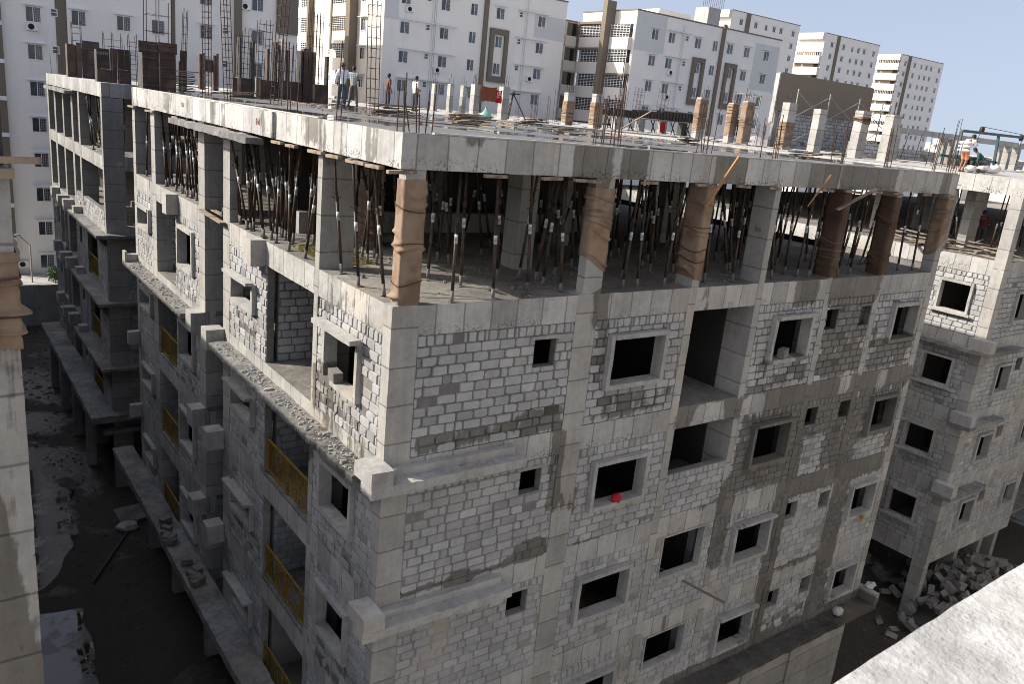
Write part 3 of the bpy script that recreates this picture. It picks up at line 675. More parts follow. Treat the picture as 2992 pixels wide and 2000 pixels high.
stick((.25, 9.2, -3.03), (.2, 11.4, -3.0), .14, .04, M['wood'], 'narrow plank lying behind the one across the shaft mouth', 'plank', name='timber_plank')
stick((7.62, -.12, -1.12), (8.02, -.5, .05), .07, .04, M['woodo'], 'long orange stick slanting across the slab edge above the tan wrapped column', 'stick', name='timber_stick')
stick((11.45, -.1, -1.05), (11.72, -.4, -.22), .05, .03, M['woodo'], 'short orange stick slanting below the slab edge near its middle', 'stick', name='timber_stick')
stick((12.75, -.1, -1.12), (13.85, -.4, -.52), .12, .04, M['wood'], 'pale plank slanting below the slab edge in front of the dark wet wrapped column', 'plank', name='timber_plank')
sh = thing('steel_pole', 'thin black steel pole with a white band standing in the alley face shaft', 'pole', (.35, 10.0, -6))
MB().tube((0, 0, 0), (-.1, .25, 3.0), .035, 8).build('tube', M['steel'], sh); MB().tube((-.045, .11, 1.3), (-.052, .132, 1.55), .038, 8).build('white_band', M['band'], sh)
# standing water, debris, bird and other small things on the open floor
tag(MB().box(.35, 1.5, 3.5, 5.8, -2.997, -2.985).build('floor_puddle', M['slime']), 'greenish puddle on the open floor behind the column by the alley edge', 'puddle')
db = MB(); r3 = random.Random(4)
pebbles(db, lambda a, d, z: (a, d, z), .4, 18, .4, 6, -2.99, 420, r3, .01, .05)
for _ in range(40):
    x, y = r3.uniform(.8, 12), r3.uniform(.6, 5); a = r3.uniform(0, 6.3); l = r3.uniform(.15, .6)
    db.tube((x, y, -2.98), (x + cos(a) * l, y + sin(a) * l, -2.97), .008, 4)
tag(db.build('floor_debris', M['rubw']), 'crumbs of concrete and wire scattered over the open floor', 'debris', kind='stuff')
pg = thing('pigeon', 'small dark grey pigeon perched on the floor edge below the top slab', 'pigeon', (2.92, .02, -3.0), radians(30))
b = MB().blob((0, 0, .12), (.115, .055, .065), 3, 12, 8, amp=.1); b.blob((.085, 0, .20), (.035, .033, .06), 2, 10, 6, amp=.05); b.blob((.105, 0, .255), (.038, .032, .032), 1, 10, 6, amp=.05)
b.build('body', M['pig'], pg, True)
MB().bar((-.07, 0, .11), (-.21, 0, .055), .06, .014).build('tail', M['pig'], pg); MB().tube((.135, 0, .252), (.165, 0, .244), .009, 6, .002).build('beak', M['dark'], pg)
lg = MB(); lg.tube((.01, .02, 0), (.01, .02, .07), .006, 5); lg.tube((.01, -.02, 0), (.01, -.02, .07), .006, 5); lg.build('leg', M['redcloth'], pg)
def bl(name, loc, rz, label, s=(.4, .2, .2), group=None, m='rubw', tilt=(0, 0)):
    ob = MB(jit=.006).box(-s[0]/2, s[0]/2, -s[1]/2, s[1]/2, 0, s[2], sub=.1).build(name, M[m]); ob.location = loc; ob.rotation_euler = (tilt[0], tilt[1], rz)
    return tag(ob, label, 'block', group)
bl('concrete_block', (-.0, 2.25, -5.11 + .012), 1.45, 'pale loose concrete block on the sill of the alley window nearest the corner')
bl('concrete_block', (11.7, -.05, -5.06), .3, 'grey loose block on the sill of the street window with the orange stick inside', (.36, .18, .24))
stick((11.75, .45, -5.2), (12.05, .5, -3.9), .12, .05, M['woodo'], 'orange plank standing inside a street window of the first walled storey', 'plank', name='timber_plank')
stick((8.6, 2.3, -11.0), (9.6, -1.2, -11.25), .05, .05, M['dust'], 'long pale pole poking out of a street window two storeys above the low ledge', 'pole', name='timber_pole')
def cloth(name, loc, r, m, label, cat, seed, amp=.5, flat=1):
    ob = MB().blob((0, 0, 0), r, seed, 18, 12, amp=amp, flat=flat).build(name, m, None, True); ob.location = loc
    return tag(ob, label, cat)
cloth('red_bag', (6.2, -.07, -8.02), (.15, .085, .14), M['redcloth'], 'bright red bundle lying on a sill of the second walled storey', 'bundle', 4, .32)
cloth('white_bag', (17.2, -.35, -14.45), (.17, .15, .17), M['plasw'], 'crumpled white bag lying on the wet low ledge', 'bag', 6, .3)
cloth('plastic_scrap', (-.3, 5.2, -6.26), (.12, .06, .025), M['plasw'], 'white plastic scrap on the gravelly ledge along the alley', 'scrap', 8)
cloth('pale_rag', (19.3, -.2, -14.15), (.25, .15, .09), M['plasw'], 'pale rag draped on the end of the low ledge', 'rag', 9)
for n, (lo, lab) in enumerate((((17.6, -.16, -11.05), 'tuft of dry straw on the sill at the far end of the third storey'), ((-.14, 2.3, -14.05), 'orange frond hanging from the lowest alley window in view'))):
    s = MB()
    for _ in range(26): s.tube((0, 0, 0), (bt.uniform(-.3, .3), bt.uniform(-.22, .05), bt.uniform(-.3, .02)), .009, 4, .003)
    o = s.build('straw_tuft', M['straw']); o.location = lo; tag(o, lab, 'straw')
for k, (x, y) in enumerate(((8.5, 1.3), (9.35, .95))):
    tb = thing('work_table', 'dark bare table standing inside the balcony opening of the second walled storey, ' + ('farther left' if k == 0 else 'nearer the parapet'), 'table', (x, y, -9), .15)
    MB().box(-.55, .55, -.3, .3, .74, .77).build('table_top', M['inner'], tb)
    for dx in (-.5, .5):
        for dy in (-.26, .26): MB().tube((dx, dy, 0), (dx, dy, .74), .018, 6).build('leg', M['metal'], tb)
# ------------------------------------------------------------------ right-hand block
RB = thing('unfinished_building', 'second unfinished concrete block at the right, standing on columns above a heap of loose blocks', 'building', (0, 0, 0))
X1, Y1 = 26., .95
RF = lambda a, d, z: (a, Y1 - d, z)
RL = lambda a, d, z: (X1 - d, a, z)
for F in LV:
    tz = F - (.08 if F == 0 else .1)
    MB().box(X1 + .006, 62, Y1 + .006, 24, tz - .15, tz).build('terrace_slab' if F == 0 else 'floor_slab', M['roof'] if F == 0 else M['floor'], RB)
    b = .6 if F > -15 else .75
    MB(wet=True, jit=.01).box(X1, 33.5, Y1, Y1 + .3, tz - b, tz - .004, sub=.25, tone=.52).build('front_beam', M['beam'], RB)
    MB(wet=True, jit=.01).box(X1, X1 + .3, Y1 + .3, 24, tz - b, tz - .004, sub=.25, tone=.55).build('side_beam', M['beam'], RB)
for (x, y, w, d) in [(26, .95, .42, .42), (30.2, .95, .3, .6), (33.1, .95, .4, .5), (26, 3.42, .3, .5), (26, 8, .3, .5), (26, 13, .3, .5), (26, 18, .3, .5)]:
    MB(jit=.006).box(x - .004, x + w, y - .004, y + d, -15.6, -.6, sub=.5, tone=.54).build('column', M['col'], RB)
for (x, y, w, d) in [(28.2, 3.6, .8, .35), (31, 4.5, .35, .8), (29, 8, .8, .35), (33.5, 8, .35, .8), (28, 13, .35, .8)]:
    MB(jit=.005).box(x, x + w, y, y + d, -3.1, -.2, sub=.6, tone=.5).build('column', M['col'], RB)
for (x, y) in [(26.06, 1.0), (29.4, 1.3), (31.7, 1.3), (33.0, 1.2), (26.1, 5), (29.5, 6)]:
    MB(jit=.006).box(x, x + .38, y, y + .55, G, -15.8, sub=.5, tone=.5).build('stilt_column', M['col'], RB)
for r in range(1, 5):
    F = LV[r] - .1; B = F - 3; zt = F - .6; B2 = B
    h = (1.82, 3.15, F - 2.28, F - 1.0); block_wall(RB, RL, 1.37, 3.42, B, zt, [h], seed=200 + r, tone=.53); surround(RB, RL, *h, proj=.1, th=.1)
    MB(jit=.01).box(X1 - .2, X1 - .11, 1.7, 3.3, h[2] - .03, h[2] + .06, sub=.2, tone=.56).build('sill', M['conc'], RB)
    block_wall(RB, RL, 3.92, 8, B, zt, [], seed=220 + r, detail=False)
    h1 = (27.62, 28.9, F - 2.45, F - 1.15); h2 = (29.36, 29.92, F - 1.6, F - 1.05)
    block_wall(RB, RF, 26.42, 30.2, B, zt, [h1, h2], seed=240 + r, tone=.5); surround(RB, RF, *h1, proj=.1); opening(RB, RF, *h2)
    h3 = (31.6, 32.85, F - 2.3, F - 1.1); block_wall(RB, RF, 30.5, 33.1, B, zt, [h3], seed=260 + r, tone=.5, detail=True); surround(RB, RF, *h3, proj=.1)
    for bb in ((26.25, 33.3, 3.6, 3.8, B, F - .15), (29.1, 29.25, 1.2, 3.6, B, F - .15), (33.2, 33.45, 1.4, 22, B, F - .15), (26.25, 33.2, 23.6, 23.8, B, F - .15)): MB().box(*bb).build('darkened_inner_wall', M['inner'], RB)
    if r < 4:
        z = B + .0 - .42
        mb = MB(jit=.02); 
        if r == 1: mb.box(X1 - .42, X1 - .01, .5, 3.5, z - .15, z, sub=.15, tone=.55)
        else: mb.box(X1 - .42, X1 - .01, .5, 1.4, z - .15, z, sub=.15, tone=.55)
        mb.box(X1 - .42, X1 + 2.6, .5, Y1 - .01, z - .151, z + .001, sub=.15, tone=.55); mb.build('ledge', M['ledge'], RB)
        MB(jit=.012).box(X1 - .42, X1 - .01, .5, 1.3, z + .004, z + .45, sub=.2, tone=.57).build('ledge_upstand', M['conc'], RB)
pl = random.Random(31)
for k in range(26):
    a = pl.uniform(-.3, .5) + (pi/2 if pl.random() < .75 else 0); x = 26.1 + pl.random() ** 1.3 * 2.6; y = pl.uniform(1.2, 6.5); l = pl.uniform(.8, 2.4)
    z = -3.06 + pl.random() * .32 * (1 if x > 26.6 else .4)
    stick((x - cos(a)*l/2, y - sin(a)*l/2, z), (x + cos(a)*l/2, y + sin(a)*l/2, z + pl.uniform(-.05, .14)), pl.uniform(.08, .17), .04, M['wood'] if pl.random() < .7 else M['rubw'],
          'weathered plank tossed on the heap on the open floor of the right-hand block', 'plank', 'planks heaped on the open floor of the right-hand block', 'timber_plank')
for k in range(16):
    x = 26.7 + pl.random() * 5; y = 1.4 + pl.random() * 10
    prop(x, y, pl.gauss(0, .15), pl.gauss(0, .2), 'dark steel prop in the shade of the open floor of the right-hand block', 'props under the top slab of the right-hand block', zf=-3.1, zt=-.68)
# ------------------------------------------------------------------ block behind, seen past the left end
LB = thing('unfinished_building', 'third unfinished block receding along the left alley, blocks stacked on its open floor', 'building', (0, 0, 0))
Y2 = 26.0
BF = lambda a, d, z: (a, Y2 - d, z)
BL = lambda a, d, z: (-d, a, z)
for F in LV:
    MB().box(.006, 12, Y2 + .006, 42, F - .15, F).build('floor_slab', M['floor'] if F else M['roof'], LB)
    MB(jit=.01).box(0, 6, Y2, Y2 + .3, F - .58, F - .004, sub=.3, tone=.24).build('front_beam', M['beam'], LB)  # low tones on this block put its shade into the concrete colour
    MB(jit=.01).box(0, .3, Y2 + .3, 42, F - .58, F - .004, sub=.3, tone=.32).build('side_beam', M['beam'], LB)
for (x, y, w, d) in [(0, 26, .82, .3), (2.2, 26, .4, .4), (0, 31.5, .7, .4), (0, 33.4, .4, .5), (0, 36.2, .6, .4), (0, 38.9, .4, .5), (0, 41.45, .5, .5), (1.4, 29, .5, .3), (2.6, 33, .5, .3)]:
    MB(jit=.006).box(x - .004, x + w, y - .004, y + d, G, -.6, sub=.5, tone=.22).build('column', M['col'], LB)
MB(jit=.02).box(-.45, -.1, 32.5, 39.5, -.75, -.6, sub=.3).build('ledge', M['ledge'], LB)
for r in range(1, 5):
    F = LV[r]; B = F - 3; zt = F - .58
    if r == 1:
        block_wall(LB, BL, 26.4, 33.4, B, B + .62, seed=300, tone=.4)
    else:
        block_wall(LB, BF, .82, 6, B, zt, seed=310 + r, tone=.2)
        for a0, a1, h in ((26.3, 31.5, (28.3, 30.8)), (31.9, 33.4, None), (36.6, 38.9, (37.0, 38.5)), (39.4, 41.45, None)):
            hh = [(h[0], h[1], B if a0 in (26.3, 36.6) else B + .9, F - .75)] if h else [(a0 + .4, a0 + 1.1, F - 1.9, F - 1.1)]
            block_wall(LB, BL, a0, a1, B, zt, hh, seed=320 + r * 9 + int(a0), tone=.25, detail=a0 < 35)
            if a0 > 35: surround(LB, BL, *hh[0], proj=.1)
            if a0 in (26.3, 36.6):
                y0, y1 = h; rail = MB()
                for z in (B + .98, B + .14): rail.box(.06, .1, y0, y1, z, z + .04)
                for q in range(1, 22): rail.box(.07, .09, y0 + q * (y1-y0) / 22 - .008, y0 + q * (y1-y0) / 22 + .008, B + .18, B + .98)
                rail.build('railing', M['yellow'], LB)
        MB().box(1.9, 2.0, 26.4, 41.4, B, F - .15).build('darkened_inner_wall', M['inner'], LB)
    for y, w in ((34.2, .5), (35.7, .55), (31.8, .4), (39, .4)): MB(jit=.01).box(-w, -.01, y, y + .5, B - .55, B + .02, sub=.25).build('bracket', M['conc'], LB)
    mb = MB(jit=.02); mb.box(-.5, -.002, Y2 + .001, 33, B - .42, B - .28, sub=.2); mb.box(-.5, 3, Y2 - .5, Y2 - .002, B - .42, B - .28, sub=.2); mb.build('ledge', M['ledge'], LB)
ledge_lb = MB(jit=.03).box(-1.0, -.002, 25.4, 42, -14.8, -14.5, sub=.3); ledge_lb.box(-1.0, 3, 25.4, 25.998, -14.801, -14.501, sub=.3); ledge_lb.build('low_ledge', M['ledge'], LB)
for y in (29, 33, 37, 41): MB(jit=.01).box(-.7, -.3, y, y + .3, G, -14.8, sub=.6, tone=.42).build('stilt_column', M['col'], LB)
MB().box(2.2, 2.4, 28.5, 41, -6, -.16).build('darkened_inner_wall', M['inner'], LB)  # added dark wall that stops light passing behind the props
MB().box(3, 3.2, 26.5, 41, G, -15.6).build('darkened_inner_wall', M['inner'], LB)
sb = random.Random(12)
for k in range(42):
    i = k % 7; j = k // 7
    if j > 1 + 4 * (.5 + .5 * sin(i * 1.9)): continue
    bl('concrete_block', (1.0 + i * .42 + sb.uniform(-.02, .02), 26.7 + (i % 2) * .3, -5.99 + j * .2), sb.uniform(-.1, .1), 'pale block in the ragged stack on the open floor of the block behind', (.4, .2, .195), 'blocks stacked on the open floor of the block behind')
for k in range(60):
    y = 26.5 + (k % 30) * .5 + sb.uniform(-.2, .2)
    prop(sb.uniform(.15, 1.6) if k % 3 else sb.uniform(1.5, 4), y, sb.gauss(0, .15), sb.gauss(.5, .4), 'dark steel prop crowded under the top slab of the block behind the left end', 'props under the top slab of the block behind')

# ------------------------------------------------------------------ flat roof of the rear blocks, level with the terrace
RR = thing('unfinished_building', 'wide flat unfinished roof beyond the wet terrace, studded with stub columns and rebar', 'building')
MB().box(2.2, 20, 20.36, 24, -.17, -.012).box(2.2, 11.99, 24.02, 25.98, -.17, -.011).build('terrace_slab', M['terrace'], RR); MB().box(12.01, 62, 24.02, 66, -.17, -.010).build('terrace_slab', M['roof'], RR)
MB().box(2.2, 20, 20.36, 20.6, -15, -.175).box(20, 20.3, 20.36, 24, -15, -.175).box(12.05, 62, 65, 65.3, -15, -.175).build('wall', M['inner'], RR)

# ------------------------------------------------------------------ neighbour across the alley (its shadow lies on the alley front) and the parapet we look over
NB = thing('unfinished_building', 'unfinished block across the alley from the front block, mostly outside the picture', 'building')
for F in LV: MB().box(-20, -7.9, -1, 62, F - .4, F).build('floor_slab', M['inner'], NB)
MB().box(-19.5, -8.1, -.8, 61.5, G, -.41).build('wall', M['inner'], NB)
NC = thing('concrete_column', 'tall pale concrete column at the left edge with shutter boards on its head', 'column', (-6.5, -3.1, G))
o = MB(jit=.008, wet=True).box(-7.0, -5.94, -3.5, -2.7, G, -.42, sub=.15, tone=.56); o.build('shaft', M['col'], NC, loc=(6.5, 3.1, -G))
MB().box(-.52, .46, -.44, -.36, 17.99, 19.1).box(-.52, .46, .36, .44, 17.99, 19.1).box(.46, .53, -.4, .4, 17.99, 18.6).build('shutter_board', M['ply'], NC)
MB().bar((-.5, -.47, 17.93), (.60, -.47, 17.92), .07, .09).bar((-.3, -.5, 18.03), (.82, -.5, 18.05), .05, .06).build('timber_clamp', M['wood'], NC)
w2 = MB()
wrap(-7.0, -5.94, -3.5, -2.7, -2.12, -1.22, M['burlap'], 'brown burlap round the tall column at the left edge of the view', 17, slump=-.12)
PW = tag(MB(jit=.006).box(-5.5, 12.5, -.7, 0, -2.2, -.9, sub=.05, tone=.6).build('parapet_wall', M['conc'], loc=(-4.75, -11.405, 0)), 'sunlit pale rough parapet top cutting across the lower right corner, close to the viewer', 'parapet')
M['lime'] = concrete('pale_parapet_plaster', (.22, .22, .218), (.56, .56, .55), tan=(.42, .41, .39), bs=1.0, streak=0)
PW.data.materials[0] = M['lime']; PW.rotation_euler = (0, 0, .039)

# ------------------------------------------------------------------ ground
gd = MB(jit=0); gd.quad((-400, -200, G), (900, -200, G), (900, 1400, G), (-400, 1400, G)); tag(gd.build('ground', M['earth']), kind='structure'); mq = MB(); mq.quad((-19, -14, G + .004), (60, -14, G + .004), (60, 55.4, G + .004), (-19, 55.4, G + .004)); tag(mq.build('muddy_yard', M['mud']), kind='structure')
tag(MB().box(-30, 60, 56.2, 71.99, G, G + .35).build('road', M['conc']), kind='structure')
bw = tag(MB(jit=.02).box(-24, 3.4, 55.4, 55.7, G, G + 3.1, sub=.5, tone=.32).build('boundary_wall', M['conc']), 'low grey boundary wall closing the far end of the dark alley', 'wall')
def flat_blob(name, pts, z, m, seed):
    rr = random.Random(seed); P = []
    n = len(pts)
    for i in range(n):
        a = Vector(pts[i]); b = Vector(pts[(i+1) % n])
        for k in range(8):
            p = a.lerp(b, k / 8); q = noise.noise_vector(Vector((p.x * .9, p.y * .5, seed))) * .55; P.append((p.x + q.x, p.y + q.y, z))
    mb = MB(); idx = [mb.vert(p) for p in P]; c = mb.vert((sum(p[0] for p in P) / len(P), sum(p[1] for p in P) / len(P), z))
    for i in range(len(idx)): mb.f.append((idx[i], idx[(i+1) % len(idx)], c)); mb.m.append(0)
    return tag(mb.build(name, m), kind='structure')
flat_blob('puddle', [(-8, 4), (-2.9, 5), (-2.95, 11), (-3.0, 16.6), (-4.2, 16.9), (-8, 17)], G + .012, M['water'], 1)
flat_blob('puddle', [(-6, 18), (-3.6, 18.6), (-2.2, 22), (-1.9, 26.5), (-2.8, 29.5), (-5.6, 30)], G + .013, M['water'], 2)
ad = MB(); r4 = random.Random(77)
pebbles(ad, lambda a, d, z: (a, d, z), -2.6, .4, 6, 54, G, 700, r4, .02, .09)
for _ in range(260):
    x, y = r4.uniform(-7, 1.5), 36 + r4.random() ** .7 * 19; s = r4.uniform(.05, .2)
    ad.blob((x, y, G + .02), (s, s * .6, s * .25), r4.random(), 5, 3, amp=.7)
pebbles(ad, lambda a, d, z: (a, d, z), 17, 34, -4, 5, G, 500, r4, .02, .12)
tag(ad.build('litter', M['litter']), 'scattered rubble and litter over the muddy ground', 'litter', kind='stuff')
def slab_rubble():
    for k in range(16):
        bl('concrete_block', (-.55 + r4.uniform(-.15, .2), 13 + r4.uniform(-2.5, 2.0), -14.54 + r4.random() * .12), r4.uniform(0, 3), 'dusty broken block lying on the dark low ledge along the alley', (.36, .2, .16), 'broken blocks on the low ledge along the alley', 'rubw')
slab_rubble()
for q, (x, y) in enumerate(((.2, 22.6), (-.7, 21.6), (.9, 22.2))): pass
bl('concrete_slab', (.0, 22.6, G + .3), .3, 'broken concrete slab tilted against the foot of the left end of the front block', (1.4, .8, .12), None, 'rubw', (.5, .1))
cloth('white_bag', (-.35, 21.9, G + .15), (.4, .3, .2), M['plasw'], 'white bag lying on the mud by the alley foot of the block', 'bag', 21)
cloth('white_bag', (-1.1, 10.4, G + .12), (.3, .22, .14), M['plasw'], 'dull white bag lying in the mud halfway along the alley', 'bag', 22)
stick((-.4, 21.6, G + .06), (-2.3, 18.2, G + .12), .1, .06, M['inner'], 'long dark timber lying on the mud beside the white bag', 'timber', name='timber_plank')
# rubble heap of concrete blocks at the right
hb = random.Random(99)
def hh(x, y): return 1.9 * max(0, 1 - ((x - 29.4) / 5.0) ** 2) * max(0, 1 - ((y + .1) / 3.0) ** 2)
BM = [MB(jit=.012).box(-.2, .2, -.1, .1, -.1, .1, sub=.1, tone=.5 + d).mesh('concrete_block', M['rubw']) for i, d in enumerate((-.05, .03, .08, 0))]
for k in range(250):
    x, y = hb.gauss(29.2, 2.3), hb.gauss(-.2, 1.25); z = G + .08 + hh(x, y) * hb.uniform(.75, 1.05)
    o = bpy.data.objects.new('concrete_block', BM[k % 4]); col.objects.link(o); o.location = (x, y, z); o.rotation_euler = (hb.uniform(-.9, .9), hb.uniform(-.6, .6), hb.uniform(0, 6.3)); o.scale = (hb.uniform(.95, 1.35),) * 3
    tag(o, 'loose concrete block tumbled on the heap at the foot of the right-hand block', 'block', 'blocks tumbled in the heap at the foot of the right-hand block')
def mound(name, c, rx, ry, h, m, label, cat, seed):
    mb = MB(); n, k = 26, 9; o = Vector((seed * 7, 0, 0)); idx = []
    for j in range(k + 1):
        f = j / k; row = []
        for i in range(n):
            a = 2 * pi * i / n; r = f * (1 + .18 * noise.noise(Vector((cos(a), sin(a), 0)) * 1.5 + o))
            row.append(mb.vert((c[0] + cos(a) * rx * r, c[1] + sin(a) * ry * r, c[2] + h * (1 - f) ** 1.15 * (1 + .2 * noise.noise(Vector((cos(a) * f * 3, sin(a) * f * 3, 1)) + o)) - .01)))
        idx.append(row)
    for j in range(k):
        for i in range(n): mb.f.append((idx[j][i], idx[j+1][i], idx[j+1][(i+1) % n], idx[j][(i+1) % n])); mb.m.append(0)
    return tag(mb.build(name, m, None, True), label, cat, kind=None)
mound('block_mound', (29.6, -.2, G), 4.6, 2.7, 1.7, M['litter'], 'mound of earth under the tumbled concrete blocks', 'mound', 3)
mound('sand_heap', (25.6, 5.2, G), 3.2, 2.4, .9, M['inner'], 'low grey sand heap in the shade under the right-hand block', 'sand heap', 5)
# alley end: lamp post and bush by the road
lp = thing('street_lamp', 'thin grey lamp post with a bent arm by the road beyond the alley', 'street lamp', (1.3, 68.4, G + .35))
MB().tube((0, 0, 0), (0, 0, 3.3), .07, 8, .05).build('pole', M['metal'], lp); MB().tube((0, 0, 3.3), (-.75, 0, 4.1), .05, 8).build('arm', M['metal'], lp)
MB().blob((-.9, 0, 4.2), (.25, .12, .08), 1, 10, 6, amp=.1).build('lamp_head', M['metal'], lp, True)
bs = thing('bush', 'small green bush by the kerb at the far end of the alley', 'bush', (3.0, 67.5, G + .35))
lv = MB(); r5 = random.Random(6)
for _ in range(420):
    d = Vector((r5.gauss(0, 1), r5.gauss(0, 1), r5.gauss(0, 1))).normalized() * r5.random() ** .4; c = Vector((d.x * .75, d.y * .7, .85 + d.z * .75)); a = Vector((r5.uniform(-1, 1), r5.uniform(-1, 1), r5.uniform(-.6, 1))).normalized() * .16; s = a.orthogonal().normalized() * .05
    i = [lv.vert(c - a), lv.vert(c + s), lv.vert(c + a), lv.vert(c - s)]; lv.f.append(tuple(i)); lv.m.append(0)
lv.build('foliage', M['leaf'], bs); MB().tube((0, 0, 0), (0, 0, .8), .05, 6, .02).tube((0, 0, .3), (.3, .1, 1.0), .03, 5, .012).tube((0, 0, .3), (-.3, -.1, 1.0), .03, 5, .012).build('stem', M['wood'], bs)
# ------------------------------------------------------------------ finished apartment blocks behind
WM = {}
for k, (w, h) in {'w': (1.2, 1.3), 'n': (1.0, 1.33), 's': (.56, .66)}.items():
    f = MB(); t_ = .07
    f.box(-w/2, -w/2 + t_, -.07, -.004, 0, h).box(w/2 - t_, w/2, -.07, -.004, 0, h).box(-w/2 + t_, w/2 - t_, -.07, -.004, 0, t_).box(-w/2 + t_, w/2 - t_, -.07, -.004, h - t_, h)
    if k == 's': f.box(-w/2 + t_, w/2 - t_, -.06, -.004, h * .5, h * .5 + .05)
    else: f.box(-.03, .03, -.06, -.004, t_, h - t_)
    p = MB(); p.box(-w/2 + t_, w/2 - t_, -.03, -.012, t_, h - t_)
    g = MB()
    if k != 's':
        for q in range(1, 9): g.box(t_, w/2 - t_ * 1.3, -.045, -.034, q * h / 9 - .004, q * h / 9 + .004)
        for q in range(1, 4): g.box(q * w / 8 - .003, q * w / 8 + .003, -.045, -.034, t_, h - t_)
    WM[k] = (f.mesh('window', M['frame']), p.mesh('pane', M['glass']), g.mesh('grille', M['frame']) if k != 's' else None)
def window(parent, kind, u, v, z, rz=0, hood=True, grille=True, sc_=(1, 1, 1)):
    f, p, g = WM[kind]
    o = bpy.data.objects.new('window', f); col.objects.link(o); o.parent = parent; o.location = (u, v, z); o.rotation_euler = (0, 0, rz); o.scale = sc_
    q = bpy.data.objects.new('pane', p); col.objects.link(q); q.parent = o
    if g and grille: q = bpy.data.objects.new('grille', g); col.objects.link(q); q.parent = o
    return o
HM = {}
def hood(parent, u0, u1, v, z, rz=None, m='frame'):
    MB().box(u0, u1, v - .42, v - .004, z, z + .09).build('sunshade', M[m], parent)
def lhood(parent, v0, v1, u, z): MB().box(u - .42, u - .004, v0, v1, z, z + .09).build('sunshade', M['frame'], parent)
def building(label, x0, x1, y0, y1, z1, m='white', m2='white2'):
    t = thing('apartment_block', label, 'building')
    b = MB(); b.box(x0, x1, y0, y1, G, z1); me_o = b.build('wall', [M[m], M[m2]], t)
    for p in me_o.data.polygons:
        if p.normal.x < -.9: p.material_index = 1  # sun-facing sides take cream: warm sunlight put into their paint
    MB().box(x0 - .06, x1 + .06, y0 - .06, y0 + .2, z1 + .002, z1 + .16).box(x0 - .06, x0 + .2, y0 + .2, y1 + .06, z1 + .002, z1 + .16).build('roof_coping', M['brown'], t)
    return t
def panel(t, name, m, *bx): 
    b = MB()
    for q in bx: b.box(*q)
    return b.build(name, M[m], t)
V = 72.
A = building('long pale grey apartment block filling the upper left behind the rusty shutters', .62, 26.3, V, 90, 14.2)
panel(A, 'pilaster', 'brown', (.05, .615, V - .3, V + 8, G, 14.1)); 
for k in range(-6, 6): panel(A, 'slab_end', 'frame', (.0, .63, V - .36, V - .31, .2 + 3.04 * k, .55 + 3.04 * k))
panel(A, 'brown_panel', 'brown', (4.65, 5.5, V - .05, V - .004, G, 14.1), (14.03, 14.5, V - .06, V - .005, G, 14.1)); panel(A, 'brown_panel', 'brown', (19.95, 20.6, V - .4, V - .004, G, 14.1)); panel(A, 'brown_panel', 'brown', (24.1, 26.25, V - .3, V - .004, 5.7, 14.1))
panel(A, 'projecting_wall', 'white', (5.52, 14.02, V - .45, V - .004, G, 14.1))
for u, kind, z0, rows, hd, vv in ((2.98, 'w', .72, range(-6, 3), 1, V), (4.55, 's', 1.4, range(-6, 3), 0, V), (6.37, 'w', 3.92, range(-4, 3), 1, V - .45), (9.98, 'w', 3.97, range(-4, 3), 1, V - .45), (12.9, 'w', 4.05, range(-4, 3), 0, V - .45), (17.3, 'w', 4.2, range(-4, 3), 1, V), (19.1, 's', 4.9, range(-4, 3), 0, V), (22.2, 'w', 4.35, range(-4, 3), 1, V)):
    for k in rows:
        z = z0 + 3.05 * k; window(A, kind, u - .02 * 0, vv, z)
        if hd: hood(A, u - .78, u + .78, vv, z + 1.36, m='frame')
B = building('tall white apartment block in the middle, long thin sunshades, barred balconies on its sunny side', 35.88, 60.74, V, 96, 14.0)
for u, kind, z0, rows, hd in ((38.4, 'w', 1.4, range(-1, 4), 0), (41.3, 's', 2.1, range(-1, 4), 0), (43.4, 'w', 1.43, range(-1, 4), 0), (47.2, 'n', 1.48, range(-1, 4), 0), (50.9, 'n', 4.48, range(0, 2), 0), (50.85, 'w', 10.65, range(0, 1), 1), (53.85, 's', 2.2, range(0, 4), 0), (57.0, 'w', 1.5, range(0, 4), 0)):
    for k in rows:
        z = z0 + 3.03 * k; window(B, kind, u, V - (.012 if kind == 'n' and u > 50 else 0), z)
        if hd: hood(B, u - .9, u + .9, V, z + 1.42)
for k in range(0, 4): hood(B, 37.7, 45.0, V, 2.86 + 3.03 * k); hood(B, 53.3, 58.0, V, 2.95 + 3.03 * k)
panel(B, 'window_surround', 'brown', (49.6, 50.15, V - .3, V - .004, 3.6, 9.6), (51.7, 52.2, V - .3, V - .004, 3.6, 9.6), (50.15, 51.7, V - .3, V - .004, 8.95, 9.6), (50.15, 51.7, V - .3, V - .004, 3.6, 4.3))
panel(B, 'brown_strip', 'brown', (48.55, 49.1, V - .25, V - .004, G, 13.9)); panel(B, 'grey_panel', 'grey', (56.0, 60.7, V - .03, V - .004, 9.4, 12.0)); panel(B, 'grey_panel', 'grey', (36.0, 37.6, V - .03, V - .004, 8.8, 13.9))
def pipes(t, us, v, z1):
    for u in us: MB().tube((u, v - .1, G), (u, v - .1, z1), .06, 6).build('drain_pipe', M['frame'], t)
pipes(B, (41.85, 42.12, 42.3, 54.55, 54.85), V, 13.5)
LFB = 35.88
